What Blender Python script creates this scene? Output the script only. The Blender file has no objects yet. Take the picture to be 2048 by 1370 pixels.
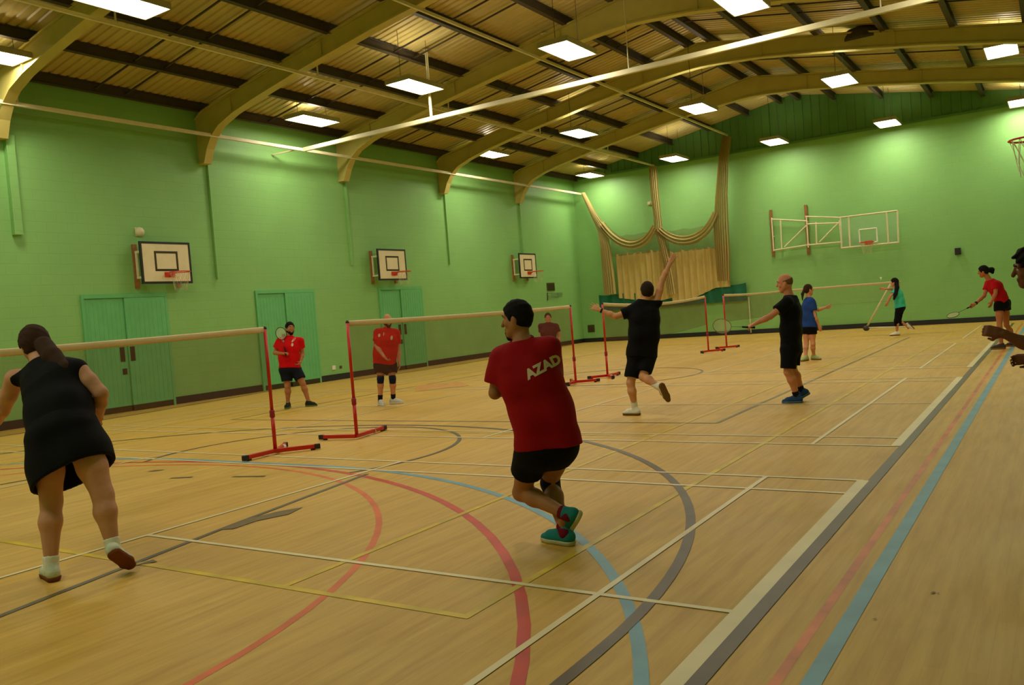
# Badminton evening in a green sports hall
LAMPC = (1.0, .94, .80); LAMPS = 34.0; UPS = 130.0; EXPO = -0.08; LAMPXY = {(2, 0): (-15.85, 15.79), (3, 0): (-15.65, 23.6), (4, 0): (-15.75, 30.89), (1, 1): (-12.11, 8.16), (2, 1): (-12.09, 15.35), (3, 1): (-12.1, 23.21), (4, 1): (-11.96, 30.47), (2, 2): (-8.29, 15.66), (3, 2): (-8.27, 23.15), (4, 2): (-8.23, 30.56), (2, 3): (-4.62, 15.56), (3, 3): (-4.51, 23.26), (4, 3): (-4.56, 30.78), (3, 4): (-0.92, 23.57), (4, 4): (-0.77, 31.15), (1, 0): (-15.8, 7.88)}
SHUT = (-4.611, 28.055, 1.661)
LETTERS = [[-2.7958, 4.636, 1.1586], [0.1534, 0.0792, 0.0746], [-0.5153, 0.8544, -0.067]]
PEOPLE = {"A":{"head":[-6.147,3.209,1.549],"neck":[-6.018,3.192,1.421],"chest":[-5.866,3.165,1.258],"waist":[-5.725,3.106,1.092],"pelvis":[-5.633,3.065,0.943],"shL":[-6.173,3.063,1.325],"shR":[-5.727,3.26,1.363],"elL":[-6.341,3.04,1.102],"wrL":[-6.735,3.062,0.913],"elR":[-5.577,3.326,1.186],"wrR":[-5.791,3.418,0.998],"hipL":[-5.728,3.001,0.895],"kneeL":[-5.694,2.982,0.502],"ankL":[-5.637,2.909,0.1],"hipR":[-5.506,3.121,0.895],"kneeR":[-5.348,3.137,0.53],"ankR":[-5.251,3.115,0.197],"hem":[-5.558,3.078,0.673],"pt1":[-5.992,3.191,1.547],"pt2":[-5.878,3.178,1.466],"pt3":[-5.747,3.187,1.371],"pt4":[-5.672,3.197,1.299],"face":[-0.917,0.237,-0.322],"toeL":[-0.968,0.251,0.0],"toeR":[-0.37,0.716,-0.592],"upR":[-0.785,0.182,0.593],"hdL":[-0.956,-0.204,-0.212],"hdR":[-0.951,-0.057,-0.303]},"B":{"head":[-2.962,4.625,1.474],"neck":[-2.919,4.611,1.343],"chest":[-2.893,4.606,1.096],"waist":[-2.838,4.644,0.864],"pelvis":[-2.829,4.666,0.682],"shL":[-3.071,4.567,1.232],"shR":[-2.746,4.638,1.279],"elL":[-3.126,4.546,1.006],"wrL":[-3.167,4.806,1.03],"elR":[-2.863,4.837,1.004],"wrR":[-3.068,4.919,1.032],"hipL":[-2.902,4.604,0.635],"kneeL":[-3.094,4.716,0.313],"ankL":[-2.718,4.635,0.215],"hipR":[-2.787,4.703,0.634],"kneeR":[-2.944,4.852,0.356],"ankR":[-2.758,4.676,0.1],"face":[-0.978,-0.174,0.119],"toeL":[-0.634,0.477,-0.609],"upL":[-0.762,-0.403,0.506],"toeR":[-0.984,0.176,0.0],"hdL":[0.224,0.916,0.333],"hdR":[-0.916,0.224,0.333]},"C":{"head":[-4.696,10.645,1.665],"neck":[-4.721,10.622,1.505],"chest":[-4.741,10.601,1.31],"waist":[-4.756,10.582,1.094],"pelvis":[-4.801,10.579,0.878],"shL":[-4.881,10.538,1.423],"shR":[-4.595,10.705,1.52],"elL":[-5.087,10.425,1.36],"wrL":[-5.277,10.353,1.464],"elR":[-4.525,10.799,1.812],"wrR":[-4.441,10.898,2.022],"hipL":[-4.872,10.542,0.802],"kneeL":[-4.939,10.435,0.446],"ankL":[-4.917,10.471,0.1],"hipR":[-4.726,10.614,0.818],"kneeR":[-4.761,10.459,0.521],"ankR":[-4.49,10.391,0.376],"face":[-0.538,0.83,0.147],"toeL":[-0.991,0.132,0.0],"toeR":[0.24,0.263,-0.935],"upR":[-0.711,0.695,-0.103],"hdL":[-0.863,-0.158,0.479],"hdR":[0.37,0.386,0.845]},"D":{"head":[-3.142,11.729,1.637],"neck":[-3.099,11.763,1.503],"chest":[-3.091,11.745,1.237],"waist":[-3.102,11.727,0.992],"pelvis":[-3.106,11.716,0.788],"shL":[-3.079,11.555,1.372],"shR":[-3.101,11.947,1.375],"elL":[-3.27,11.388,1.203],"wrL":[-3.442,11.272,1.125],"elR":[-3.152,11.984,1.049],"wrR":[-3.187,11.856,0.837],"hipL":[-3.106,11.607,0.749],"kneeL":[-3.135,11.563,0.435],"ankL":[-3.063,11.644,0.1],"hipR":[-3.12,11.813,0.747],"kneeR":[-3.131,11.781,0.454],"ankR":[-3.046,11.848,0.148],"rkh":[-3.819,11.026,1.126],"face":[-0.99,-0.139,-0.02],"toeL":[-0.987,-0.159,0.0],"toeR":[-0.865,-0.117,-0.487],"upR":[-0.306,-0.081,0.949],"hdL":[-0.901,-0.239,-0.362],"hdR":[-0.278,-0.074,-0.958]},"E":{"head":[-4.546,18.787,1.514],"neck":[-4.536,18.786,1.33],"chest":[-4.553,18.767,1.16],"waist":[-4.562,18.752,0.945],"pelvis":[-4.571,18.739,0.763],"shL":[-4.631,18.9,1.269],"shR":[-4.462,18.676,1.264],"elL":[-4.433,19.08,1.064],"wrL":[-4.327,19.271,1.104],"elR":[-4.417,18.668,0.951],"wrR":[-4.37,18.726,0.752],"hipL":[-4.631,18.757,0.711],"kneeL":[-4.647,18.732,0.356],"ankL":[-4.657,18.652,0.1],"hipR":[-4.507,18.719,0.707],"kneeR":[-4.51,18.725,0.351],"pt1":[-4.612,18.72,1.532],"pt2":[-4.647,18.67,1.439],"pt3":[-4.651,18.65,1.31],"ankR":[-4.538,18.849,0.1],"face":[0.734,0.679,0.0],"toeL":[-0.285,-0.959,0.0],"toeR":[0.855,-0.519,0.0],"hdL":[0.866,0.427,0.262],"hdR":[0.279,0.068,-0.958]},"F":{"head":[-4.022,26.642,1.537],"neck":[-3.981,26.661,1.359],"chest":[-3.953,26.672,1.183],"waist":[-3.925,26.682,0.992],"pelvis":[-3.919,26.68,0.846],"shL":[-3.988,26.498,1.276],"shR":[-3.97,26.82,1.268],"elL":[-4.111,26.389,1.158],"wrL":[-4.187,26.392,1.005],"elR":[-4.132,26.682,1.356],"wrR":[-4.269,26.533,1.37],"hipL":[-3.948,26.588,0.808],"kneeL":[-4.01,26.508,0.439],"ankL":[-4.028,26.576,0.1],"hipR":[-3.894,26.766,0.798],"kneeR":[-3.992,26.733,0.398],"pt1":[-3.965,26.62,1.547],"pt2":[-3.945,26.518,1.388],"pt3":[-3.98,26.416,1.205],"pt4":[-4.019,26.361,1.066],"ankR":[-3.794,26.879,0.248],"face":[-0.993,0.111,0.051],"toeL":[-0.999,-0.046,0.0],"toeR":[0.65,-0.155,-0.744],"upR":[-0.735,-0.236,-0.635],"hdL":[-0.456,0.045,-0.889],"hdR":[-0.976,-0.034,0.216]},"G":{"head":[-1.319,19.999,1.618],"neck":[-1.231,20.049,1.455],"chest":[-1.135,20.104,1.281],"waist":[-1.065,20.143,1.109],"pelvis":[-1.027,20.161,0.971],"shL":[-1.114,19.941,1.333],"shR":[-1.253,20.198,1.372],"elL":[-1.119,19.87,1.151],"wrL":[-1.186,19.82,1.004],"elR":[-1.342,20.105,1.11],"wrR":[-1.503,19.946,0.96],"hipL":[-1.069,20.048,0.916],"kneeL":[-1.086,19.958,0.469],"ankL":[-1.074,19.997,0.1],"hipR":[-0.981,20.273,0.923],"kneeR":[-0.977,20.293,0.475],"pt1":[-1.257,20.04,1.643],"pt2":[-1.179,20.09,1.636],"pt3":[-1.164,20.098,1.583],"ankR":[-0.855,20.595,0.1],"rkh":[-1.897,19.705,0.767],"face":[-0.967,0.153,-0.202],"toeL":[-0.995,-0.101,0.0],"toeR":[-0.981,0.193,0.0],"hdL":[-0.316,-0.016,-0.949],"hdR":[-0.847,-0.043,-0.53]},"H":{"head":[-0.151,6.472,1.551],"neck":[-0.083,6.557,1.374],"chest":[-0.004,6.575,1.165],"waist":[0.058,6.583,0.966],"pelvis":[0.098,6.602,0.773],"shL":[-0.05,6.32,1.213],"shR":[-0.064,6.742,1.213],"elL":[-0.162,6.181,1.058],"wrL":[-0.313,6.158,1.148],"elR":[-0.081,6.684,0.956],"wrR":[-0.173,6.504,0.961],"hipL":[0.089,6.486,0.732],"kneeL":[-0.001,6.379,0.426],"ankL":[0.087,6.504,0.1],"hipR":[0.109,6.714,0.72],"kneeR":[0.089,6.699,0.39],"ankR":[0.215,6.792,0.1],"face":[-0.995,-0.089,-0.052],"toeL":[-1.0,0.015,0.0],"toeR":[-0.993,0.114,0.0],"hdL":[-0.967,0.014,0.254],"hdR":[-0.989,0.114,-0.099]},"M":{"head":[-12.615,11.487,1.544],"neck":[-12.622,11.476,1.388],"chest":[-12.639,11.456,1.195],"waist":[-12.657,11.435,0.972],"pelvis":[-12.648,11.434,0.815],"shR":[-12.789,11.364,1.316],"shL":[-12.477,11.589,1.285],"elR":[-12.897,11.308,1.089],"wrR":[-12.635,11.262,1.073],"elL":[-12.492,11.641,1.046],"wrL":[-12.458,11.537,0.878],"hipR":[-12.725,11.381,0.744],"kneeR":[-12.675,11.353,0.433],"ankR":[-12.713,11.361,0.1],"hipL":[-12.553,11.492,0.728],"kneeL":[-12.421,11.508,0.469],"ankL":[-12.376,11.582,0.1],"rkh":[-12.688,11.316,1.46],"face":[0.922,-0.388,0.0],"toeR":[0.557,-0.831,0.0],"toeL":[0.993,0.117,0.0],"hdR":[0.97,0.212,0.115],"hdL":[0.044,-0.869,-0.492]},"N":{"head":[-10.395,11.823,1.551],"neck":[-10.415,11.827,1.404],"chest":[-10.441,11.801,1.176],"waist":[-10.488,11.785,0.957],"pelvis":[-10.502,11.781,0.791],"shR":[-10.565,11.727,1.344],"shL":[-10.301,11.922,1.309],"elR":[-10.545,11.634,1.101],"wrR":[-10.304,11.544,0.906],"elL":[-10.304,11.954,0.983],"wrL":[-10.253,11.883,0.774],"hipR":[-10.566,11.737,0.742],"kneeR":[-10.545,11.669,0.498],"ankR":[-10.622,11.699,0.1],"hipL":[-10.42,11.832,0.728],"kneeL":[-10.36,11.789,0.481],"ankL":[-10.453,11.87,0.1],"face":[0.823,-0.56,-0.097],"toeR":[0.852,-0.524,0.0],"toeL":[0.954,0.3,0.0],"hdR":[0.748,-0.043,-0.662],"hdL":[0.191,-0.214,-0.958]},"O":{"head":[-10.175,17.248,1.327],"neck":[-10.171,17.246,1.208],"chest":[-10.181,17.23,0.985],"waist":[-10.19,17.24,0.794],"pelvis":[-10.212,17.254,0.64],"shR":[-10.323,17.144,1.14],"shL":[-10.026,17.336,1.112],"elR":[-10.334,17.151,0.914],"wrR":[-10.201,17.062,0.725],"elL":[-9.977,17.359,0.895],"wrL":[-9.953,17.304,0.649],"hipR":[-10.284,17.205,0.587],"kneeR":[-10.225,16.961,0.392],"ankR":[-10.301,17.113,0.1],"hipL":[-10.145,17.295,0.574],"kneeL":[-9.989,17.114,0.371],"ankL":[-10.063,17.268,0.1],"face":[0.509,-0.859,-0.05],"toeR":[0.331,-0.944,0.0],"toeL":[0.735,-0.678,0.0],"hdR":[0.726,-0.186,-0.662],"hdL":[0.146,-0.247,-0.958]}}

import bpy, math, random
import numpy as np
from mathutils import Vector, Matrix
from mathutils.bvhtree import BVHTree
random.seed(7)
SC = bpy.context.scene
COL = SC.collection

# ------------------------------------------------------------------ helpers
def lin(r, g, b):
    f = lambda c: (c/255/12.92 if c/255 <= .04045 else ((c/255+.055)/1.055)**2.4)
    return (f(r), f(g), f(b), 1.0)

def mat(name, rgb, rough=.6, metal=0., spec=.5, emit=None, estr=0., noise=None, bump=None, alpha=None, two=None):
    """noise=(scale, amount) varies the colour a little, bump=(scale, strength)."""
    m = bpy.data.materials.new(name); m.use_nodes = True
    nt = m.node_tree; N = nt.nodes; L = nt.links
    p = N['Principled BSDF']
    c = lin(*rgb)
    p.inputs['Base Color'].default_value = c
    p.inputs['Roughness'].default_value = rough
    p.inputs['Metallic'].default_value = metal
    p.inputs['Specular IOR Level'].default_value = spec
    if emit:
        p.inputs['Emission Color'].default_value = (*emit, 1); p.inputs['Emission Strength'].default_value = estr
    if noise or bump:
        tc = N.new('ShaderNodeTexCoord')
    if noise:
        n = N.new('ShaderNodeTexNoise'); n.inputs['Scale'].default_value = noise[0]; n.inputs['Detail'].default_value = 4
        L.new(tc.outputs['Object'], n.inputs['Vector'])
        mr = N.new('ShaderNodeMapRange'); mr.inputs['From Min'].default_value = .3; mr.inputs['From Max'].default_value = .7
        mr.inputs['To Min'].default_value = 1-noise[1]; mr.inputs['To Max'].default_value = 1+noise[1]
        L.new(n.outputs['Fac'], mr.inputs['Value'])
        mx = N.new('ShaderNodeVectorMath'); mx.operation = 'SCALE'; mx.inputs[0].default_value = c[:3]
        L.new(mr.outputs[0], mx.inputs['Scale']); L.new(mx.outputs[0], p.inputs['Base Color'])
    if bump:
        n = N.new('ShaderNodeTexNoise'); n.inputs['Scale'].default_value = bump[0]; n.inputs['Detail'].default_value = 3
        L.new(tc.outputs['Object'], n.inputs['Vector'])
        b = N.new('ShaderNodeBump'); b.inputs['Strength'].default_value = bump[1]; b.inputs['Distance'].default_value = .01
        L.new(n.outputs['Fac'], b.inputs['Height']); L.new(b.outputs[0], p.inputs['Normal'])
    return m

def net_mat(name, rgb, cover, cell=0):
    """netting: yarn in front of holes, seen as a thin gauze"""
    m = bpy.data.materials.new(name); m.use_nodes = True
    nt = m.node_tree; N = nt.nodes; L = nt.links
    p = N['Principled BSDF']; p.inputs['Base Color'].default_value = lin(*rgb); p.inputs['Roughness'].default_value = .9
    out = N['Material Output']
    t = N.new('ShaderNodeBsdfTransparent'); mx = N.new('ShaderNodeMixShader')
    n = N.new('ShaderNodeTexNoise'); n.inputs['Scale'].default_value = 3
    tc = N.new('ShaderNodeTexCoord'); L.new(tc.outputs['Object'], n.inputs['Vector'])
    mr = N.new('ShaderNodeMapRange'); mr.inputs['To Min'].default_value = cover-.06; mr.inputs['To Max'].default_value = cover+.06
    L.new(n.outputs['Fac'], mr.inputs['Value']); L.new(mr.outputs[0], mx.inputs[0])
    L.new(t.outputs[0], mx.inputs[1]); L.new(p.outputs[0], mx.inputs[2]); L.new(mx.outputs[0], out.inputs['Surface'])
    return m

def glass_mat(name):
    m = bpy.data.materials.new(name); m.use_nodes = True
    nt = m.node_tree; N = nt.nodes; L = nt.links
    p = N['Principled BSDF']; p.inputs['Base Color'].default_value = (.9, .95, .9, 1); p.inputs['Roughness'].default_value = .1
    t = N.new('ShaderNodeBsdfTransparent'); t.inputs[0].default_value = (.95, .98, .95, 1)
    mx = N.new('ShaderNodeMixShader'); mx.inputs[0].default_value = .07
    L.new(t.outputs[0], mx.inputs[1]); L.new(p.outputs[0], mx.inputs[2]); L.new(mx.outputs[0], N['Material Output'].inputs['Surface'])
    return m

class MB:
    def __init__(s): s.v = []; s.f = []
    def add(s, v, f):
        o = len(s.v); s.v += [tuple(map(float, p)) for p in v]; s.f += [tuple(i+o for i in q) for q in f]; return s
    def box(s, a, b):
        x0, y0, z0 = a; x1, y1, z1 = b
        return s.add([(x0,y0,z0),(x1,y0,z0),(x1,y1,z0),(x0,y1,z0),(x0,y0,z1),(x1,y0,z1),(x1,y1,z1),(x0,y1,z1)],
            [(0,3,2,1),(4,5,6,7),(0,1,5,4),(1,2,6,5),(2,3,7,6),(3,0,4,7)])
    def quad(s, *p): return s.add(p, [tuple(range(len(p)))])
    def tube(s, path, r, n=8, closed=False, flat=1.0, rs=None):
        P = [np.array(p, float) for p in path]; m = len(P); v = []; f = []
        prev = None
        for i in range(m):
            a = P[(i-1) % m] if (closed or i > 0) else P[i]; b = P[(i+1) % m] if (closed or i < m-1) else P[i]
            t = b-a; t /= (np.linalg.norm(t)+1e-12)
            if prev is None:
                u = np.cross(t, [0,0,1.]);
                if np.linalg.norm(u) < 1e-3: u = np.cross(t, [1.,0,0])
            else: u = prev - t*np.dot(prev, t)
            u /= np.linalg.norm(u); w = np.cross(t, u); prev = u
            rr = rs[i] if rs else r
            for k in range(n):
                th = 2*math.pi*k/n; v.append(P[i]+rr*(math.cos(th)*u+flat*math.sin(th)*w))
        for i in range(m if closed else m-1):
            j = (i+1) % m
            for k in range(n):
                k2 = (k+1) % n; f.append((i*n+k, i*n+k2, j*n+k2, j*n+k))
        if not closed: f.append(tuple(range(n-1, -1, -1))); f.append(tuple((m-1)*n+k for k in range(n)))
        return s.add(v, f)
    def bar(s, a, b, w, h, up=(0,0,1)):
        a = np.array(a, float); b = np.array(b, float); t = b-a; t /= np.linalg.norm(t)
        u = np.cross(t, up);
        if np.linalg.norm(u) < 1e-3: u = np.cross(t, [1.,0,0])
        u /= np.linalg.norm(u); q = np.cross(u, t)
        v = []
        for p in (a, b):
            for sx, sy in ((-1,-1),(1,-1),(1,1),(-1,1)): v.append(p+u*sx*w/2+q*sy*h/2)
        return s.add(v, [(0,1,2,3),(7,6,5,4),(0,4,5,1),(1,5,6,2),(2,6,7,3),(3,7,4,0)])
    def lathe(s, prof, c=(0,0,0), n=20):
        v = []; f = []
        for r, z in prof:
            for k in range(n):
                a = 2*math.pi*k/n; v.append((c[0]+r*math.cos(a), c[1]+r*math.sin(a), c[2]+z))
        for i in range(len(prof)-1):
            for k in range(n):
                k2 = (k+1) % n; f.append((i*n+k, i*n+k2, (i+1)*n+k2, (i+1)*n+k))
        f.append(tuple(range(n-1, -1, -1))); f.append(tuple((len(prof)-1)*n+k for k in range(n)))
        return s.add(v, f)
    def build(s, name, m, parent=None, smooth=False, bevel=0):
        me = bpy.data.meshes.new(name); me.from_pydata(s.v, [], s.f); me.update()
        o = bpy.data.objects.new(name, me); COL.objects.link(o)
        me.materials.append(m)
        if smooth: me.polygons.foreach_set('use_smooth', [True]*len(me.polygons))
        if bevel:
            b = o.modifiers.new('bevel', 'BEVEL'); b.width = bevel; b.segments = 2; b.limit_method = 'ANGLE'
        if parent: put(o, parent)
        return o

def put(o, parent):
    """parent o keeping its vertices where they are in the world"""
    o.parent = parent
    bpy.context.view_layer.update() if False else None
    loc = WORLD(parent)
    o.matrix_parent_inverse = loc.inverted()
def WORLD(o):
    m = Matrix.LocRotScale(o.location, o.rotation_euler, o.scale)
    if o.parent: m = WORLD(o.parent) @ o.matrix_parent_inverse @ m
    return m

def tag(o, label=None, cat=None, group=None, kind=None):
    if label: o['label'] = label
    if cat: o['category'] = cat
    if group: o['group'] = group
    if kind: o['kind'] = kind
    return o
def thing(name, label, cat, loc=(0,0,0), group=None):
    o = bpy.data.objects.new(name, None); COL.objects.link(o); o.location = loc; o.empty_display_size = .1
    return tag(o, label, cat, group)
def struct(name, mb, m, label=None):
    o = mb.build(name, m); o['kind'] = 'structure'
    if label: o['label'] = label
    return o
def dup(root, loc, label, group=None):
    r = root.copy(); COL.objects.link(r); r.location = loc; r['label'] = label
    if group: r['group'] = group
    for ch in list(root.children):
        c = ch.copy(); COL.objects.link(c); c.parent = r
        for g in list(ch.children):
            d = g.copy(); COL.objects.link(d); d.parent = c
    return r

# ------------------------------------------------------------------ dimensions (metres; camera stands at x=0, y=0)
XL, XR, YF, YB = -17.25, 1.25, -.8, 32.15
XM = -8.0                                     # ridge line
EAVE = 7.05; SL = .178
def roof_z(x): return EAVE + SL*(min(x, 2*XM-x)-XL)
FR = [8.65+4.72*k for k in range(-2, 5)]      # portal frames

# ------------------------------------------------------------------ materials
def wall_material(name, rgb, axis):
    """painted blockwork: courses of blocks as a faint bump under green paint"""
    m = bpy.data.materials.new(name); m.use_nodes = True
    nt = m.node_tree; N = nt.nodes; L = nt.links; p = N['Principled BSDF']
    tc = N.new('ShaderNodeTexCoord'); sp = N.new('ShaderNodeSeparateXYZ'); cb = N.new('ShaderNodeCombineXYZ')
    L.new(tc.outputs['Object'], sp.inputs[0])
    L.new(sp.outputs['Y' if axis == 'y' else 'X'], cb.inputs['X']); L.new(sp.outputs['Z'], cb.inputs['Y'])
    br = N.new('ShaderNodeTexBrick'); br.inputs['Scale'].default_value = 1; br.inputs['Brick Width'].default_value = .44
    br.inputs['Row Height'].default_value = .215; br.inputs['Mortar Size'].default_value = .008; br.inputs['Mortar Smooth'].default_value = .4
    c = lin(*rgb)
    br.inputs['Color1'].default_value = c; br.inputs['Color2'].default_value = tuple(x*.98 for x in c[:3])+(1,)
    br.inputs['Mortar'].default_value = tuple(x*.94 for x in c[:3])+(1,)
    L.new(cb.outputs[0], br.inputs['Vector'])
    n = N.new('ShaderNodeTexNoise'); n.inputs['Scale'].default_value = .8; n.inputs['Detail'].default_value = 5
    L.new(cb.outputs[0], n.inputs['Vector'])
    mr = N.new('ShaderNodeMapRange'); mr.inputs['To Min'].default_value = .9; mr.inputs['To Max'].default_value = 1.08
    L.new(n.outputs['Fac'], mr.inputs['Value'])
    sc = N.new('ShaderNodeVectorMath'); sc.operation = 'SCALE'; L.new(br.outputs['Color'], sc.inputs[0]); L.new(mr.outputs[0], sc.inputs['Scale'])
    L.new(sc.outputs[0], p.inputs['Base Color'])
    bp = N.new('ShaderNodeBump'); bp.invert = True; bp.inputs['Strength'].default_value = .3; bp.inputs['Distance'].default_value = .006
    L.new(br.outputs['Fac'], bp.inputs['Height']); L.new(bp.outputs[0], p.inputs['Normal'])
    p.inputs['Roughness'].default_value = .5; p.inputs['Specular IOR Level'].default_value = .35
    return m

def floor_material():
    m = bpy.data.materials.new('sports_floor'); m.use_nodes = True
    nt = m.node_tree; N = nt.nodes; L = nt.links; p = N['Principled BSDF']
    tc = N.new('ShaderNodeTexCoord')
    mp = N.new('ShaderNodeMapping'); mp.inputs['Scale'].default_value = (7, .55, 1); L.new(tc.outputs['Object'], mp.inputs[0])
    n = N.new('ShaderNodeTexNoise'); n.inputs['Scale'].default_value = 2.2; n.inputs['Detail'].default_value = 6; n.inputs['Roughness'].default_value = .6
    L.new(mp.outputs[0], n.inputs['Vector'])
    rp = N.new('ShaderNodeValToRGB')
    e = rp.color_ramp.elements; e[0].position = .3; e[0].color = lin(*FLOOR_A); e[1].position = .72; e[1].color = lin(*FLOOR_B)
    L.new(n.outputs['Fac'], rp.inputs[0])
    br = N.new('ShaderNodeTexBrick'); br.inputs['Scale'].default_value = 1; br.inputs['Brick Width'].default_value = 1.2; br.inputs['Row Height'].default_value = .075
    br.inputs['Mortar Size'].default_value = .0015
    br.inputs['Color1'].default_value = (1.03,1.03,1.03,1); br.inputs['Color2'].default_value = (.97,.965,.95,1); br.inputs['Mortar'].default_value = (.92,.91,.9,1)
    mp2 = N.new('ShaderNodeMapping'); mp2.inputs['Rotation'].default_value = (0,0,math.pi/2); L.new(tc.outputs['Object'], mp2.inputs[0]); L.new(mp2.outputs[0], br.inputs['Vector'])
    mx = N.new('ShaderNodeVectorMath'); mx.operation = 'MULTIPLY'; L.new(rp.outputs[0], mx.inputs[0]); L.new(br.outputs['Color'], mx.inputs[1])
    L.new(mx.outputs[0], p.inputs['Base Color'])
    n2 = N.new('ShaderNodeTexNoise'); n2.inputs['Scale'].default_value = 1.5; n2.inputs['Detail'].default_value = 4; L.new(tc.outputs['Object'], n2.inputs['Vector'])
    mr = N.new('ShaderNodeMapRange'); mr.inputs['To Min'].default_value = .42; mr.inputs['To Max'].default_value = .6; L.new(n2.outputs['Fac'], mr.inputs['Value'])
    L.new(mr.outputs[0], p.inputs['Roughness']); p.inputs['Specular IOR Level'].default_value = .35
    return m

FLOOR_A = (190, 146, 60); FLOOR_B = (213, 172, 82)
GREEN = (138, 190, 108)
M = {}
M['wall_y'] = wall_material('green_blockwork_side', GREEN, 'y')
M['wall_x'] = wall_material('green_blockwork_end', GREEN, 'x')
M['clad'] = mat('green_cladding', (86, 136, 66), .5, noise=(2, .06))
M['floor'] = floor_material()
M['deck'] = mat('cream_roof_deck', (192, 172, 104), .45, noise=(1.5, .06))
M['frame'] = mat('cream_frame_paint', (194, 178, 98), .5, noise=(3, .06))
M['purlin'] = mat('brown_purlin_paint', (66, 55, 42), .6, noise=(6, .12))
M['skirt'] = mat('black_skirting', (26, 24, 26), .5, noise=(8, .1))
M['door'] = mat('green_door_paint', (104, 184, 112), .45, noise=(5, .05))
M['metal'] = mat('dark_bronze_plate', (62, 50, 24), .4, metal=.3, noise=(10, .1))
M['cream'] = mat('cream_paint', (224, 212, 168), .45, noise=(6, .05))
M['white'] = mat('white_paint', (236, 230, 210), .4, noise=(6, .04))
M['housing'] = mat('lamp_housing', (170, 160, 120), .5, noise=(6, .05))
M['timber'] = mat('brown_timber', (146, 96, 44), .6, noise=(12, .2))
M['board'] = mat('cream_board', (232, 216, 172), .5, noise=(4, .05))
M['black'] = mat('black_edging', (22, 20, 18), .5, noise=(10, .1))
M['rim'] = mat('orange_red_rim', (206, 58, 20), .4, noise=(10, .08))
M['post'] = mat('red_post_paint', (196, 24, 12), .35, noise=(6, .06))
M['collar'] = mat('dark_red_collar', (150, 12, 40), .4, noise=(6, .06))
M['rubber'] = mat('dark_rubber', (40, 26, 24), .7, noise=(9, .1))
M['tape'] = mat('cream_net_tape', (206, 182, 132), .7, noise=(5, .05))
M['net'] = net_mat('brown_badminton_netting', (112, 66, 28), .38)
M['net_thin'] = net_mat('pale_thin_netting', (150, 140, 80), .12)
M['cnet'] = net_mat('cream_cricket_netting', (198, 176, 106), .84)
M['cnet2'] = net_mat('dark_cricket_netting', (118, 116, 52), .40)
M['hoopnet'] = net_mat('cream_hoop_netting', (214, 196, 150), .3)
M['canvas'] = mat('cream_canvas', (204, 180, 106), .8, noise=(3, .06), bump=(30, .2))
M['gcanvas'] = mat('bottle_green_canvas', (10, 104, 74), .6, noise=(2, .12))
M['glass'] = glass_mat('clear_acrylic')
M['vent'] = mat('olive_vent', (84, 74, 32), .6, noise=(9, .1))

# ------------------------------------------------------------------ floor and court markings
fl = struct('floor', MB().quad((XL, YF, 0), (XR, YF, 0), (XR, YB, 0), (XL, YB, 0)), M['floor'])
lvl = [0]
def lines(name, rgb, segs, rough=.45, nz=.1):
    """segs: list of (polyline, width); painted strips a fraction of a millimetre proud of the floor"""
    lvl[0] += 1; z = .0005*lvl[0]; mb = MB()
    for si, (path, w) in enumerate(segs):
        z += .000010; P = [np.array(p, float) for p in path]; n = len(P); L_ = []; R_ = []
        for i in range(n):
            a = P[max(i-1, 0)]; b = P[min(i+1, n-1)]; t = (b-a)/np.linalg.norm(b-a); q = np.array([-t[1], t[0]])*w/2
            L_.append(P[i]+q); R_.append(P[i]-q)
        v = [(*p, z) for p in L_]+[(*p, z) for p in R_]
        mb.add(v, [(i, n+i, n+i+1, i+1) for i in range(n-1)])
    o = mb.build(name, mat(name+'_paint', rgb, rough, noise=(3.5, nz)), fl); o['kind'] = 'structure'
    return o
def arc(cx, cy, r, a0, a1, n=48): return [(cx+r*math.cos(math.radians(a0+(a1-a0)*i/n)), cy+r*math.sin(math.radians(a0+(a1-a0)*i/n))) for i in range(n+1)]
def rect(x0, y0, x1, y1): return [[(x0, y0), (x1, y0)], [(x1, y0), (x1, y1)], [(x1, y1), (x0, y1)], [(x0, y1), (x0, y0)]]
XN = -8.06
lines('faint_red_touchline', (206, 112, 48), [([(-1.0, YF+.1), (-1.03, 30)], .045)], nz=.25)
lines('orange_crease_arc', (214, 96, 20), [(arc(XM, 1.62, 4.75, 0, 180), .05), ([(-3.25, YF+.1), (-3.25, 1.62)], .05)], nz=.2)
lines('red_crease_arc', (200, 54, 22), [(arc(XM, -.3, 6.82, 4, 176), .065)], nz=.2)
lines('blue_goal_line', (104, 152, 168), [(arc(-6.95, .56, 6.0, 0, 90), .065), ([(-6.95, 6.56), (-9.05, 6.56)], .065), (arc(-9.05, .56, 6.0, 90, 180), .065),
     ([(-.875, YF+.1), (-.9, 30)], .075)], nz=.15)
lines('yellow_tennis_lines', (206, 172, 0), [([(-13.4, 3.37), (-2.58, 3.37)], .05)]+[([(x, 3.35), (x, 27.1)], .05) for x in (-2.6, -3.95, -12.05, -13.4)]
     + [([(-13.4, 27.1), (-2.6, 27.1)], .05), ([(-12.05, 8.85), (-3.95, 8.85)], .05)], nz=.25)
lines('olive_volleyball_lines', (120, 106, 52), [([(-3.55, 9.82), (-3.55, 25.5)], .05), ([(-12.5, 9.82), (-3.53, 9.82)], .04), ([(-12.5, 9.82), (-12.5, 25.5)], .04)], nz=.2)
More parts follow.
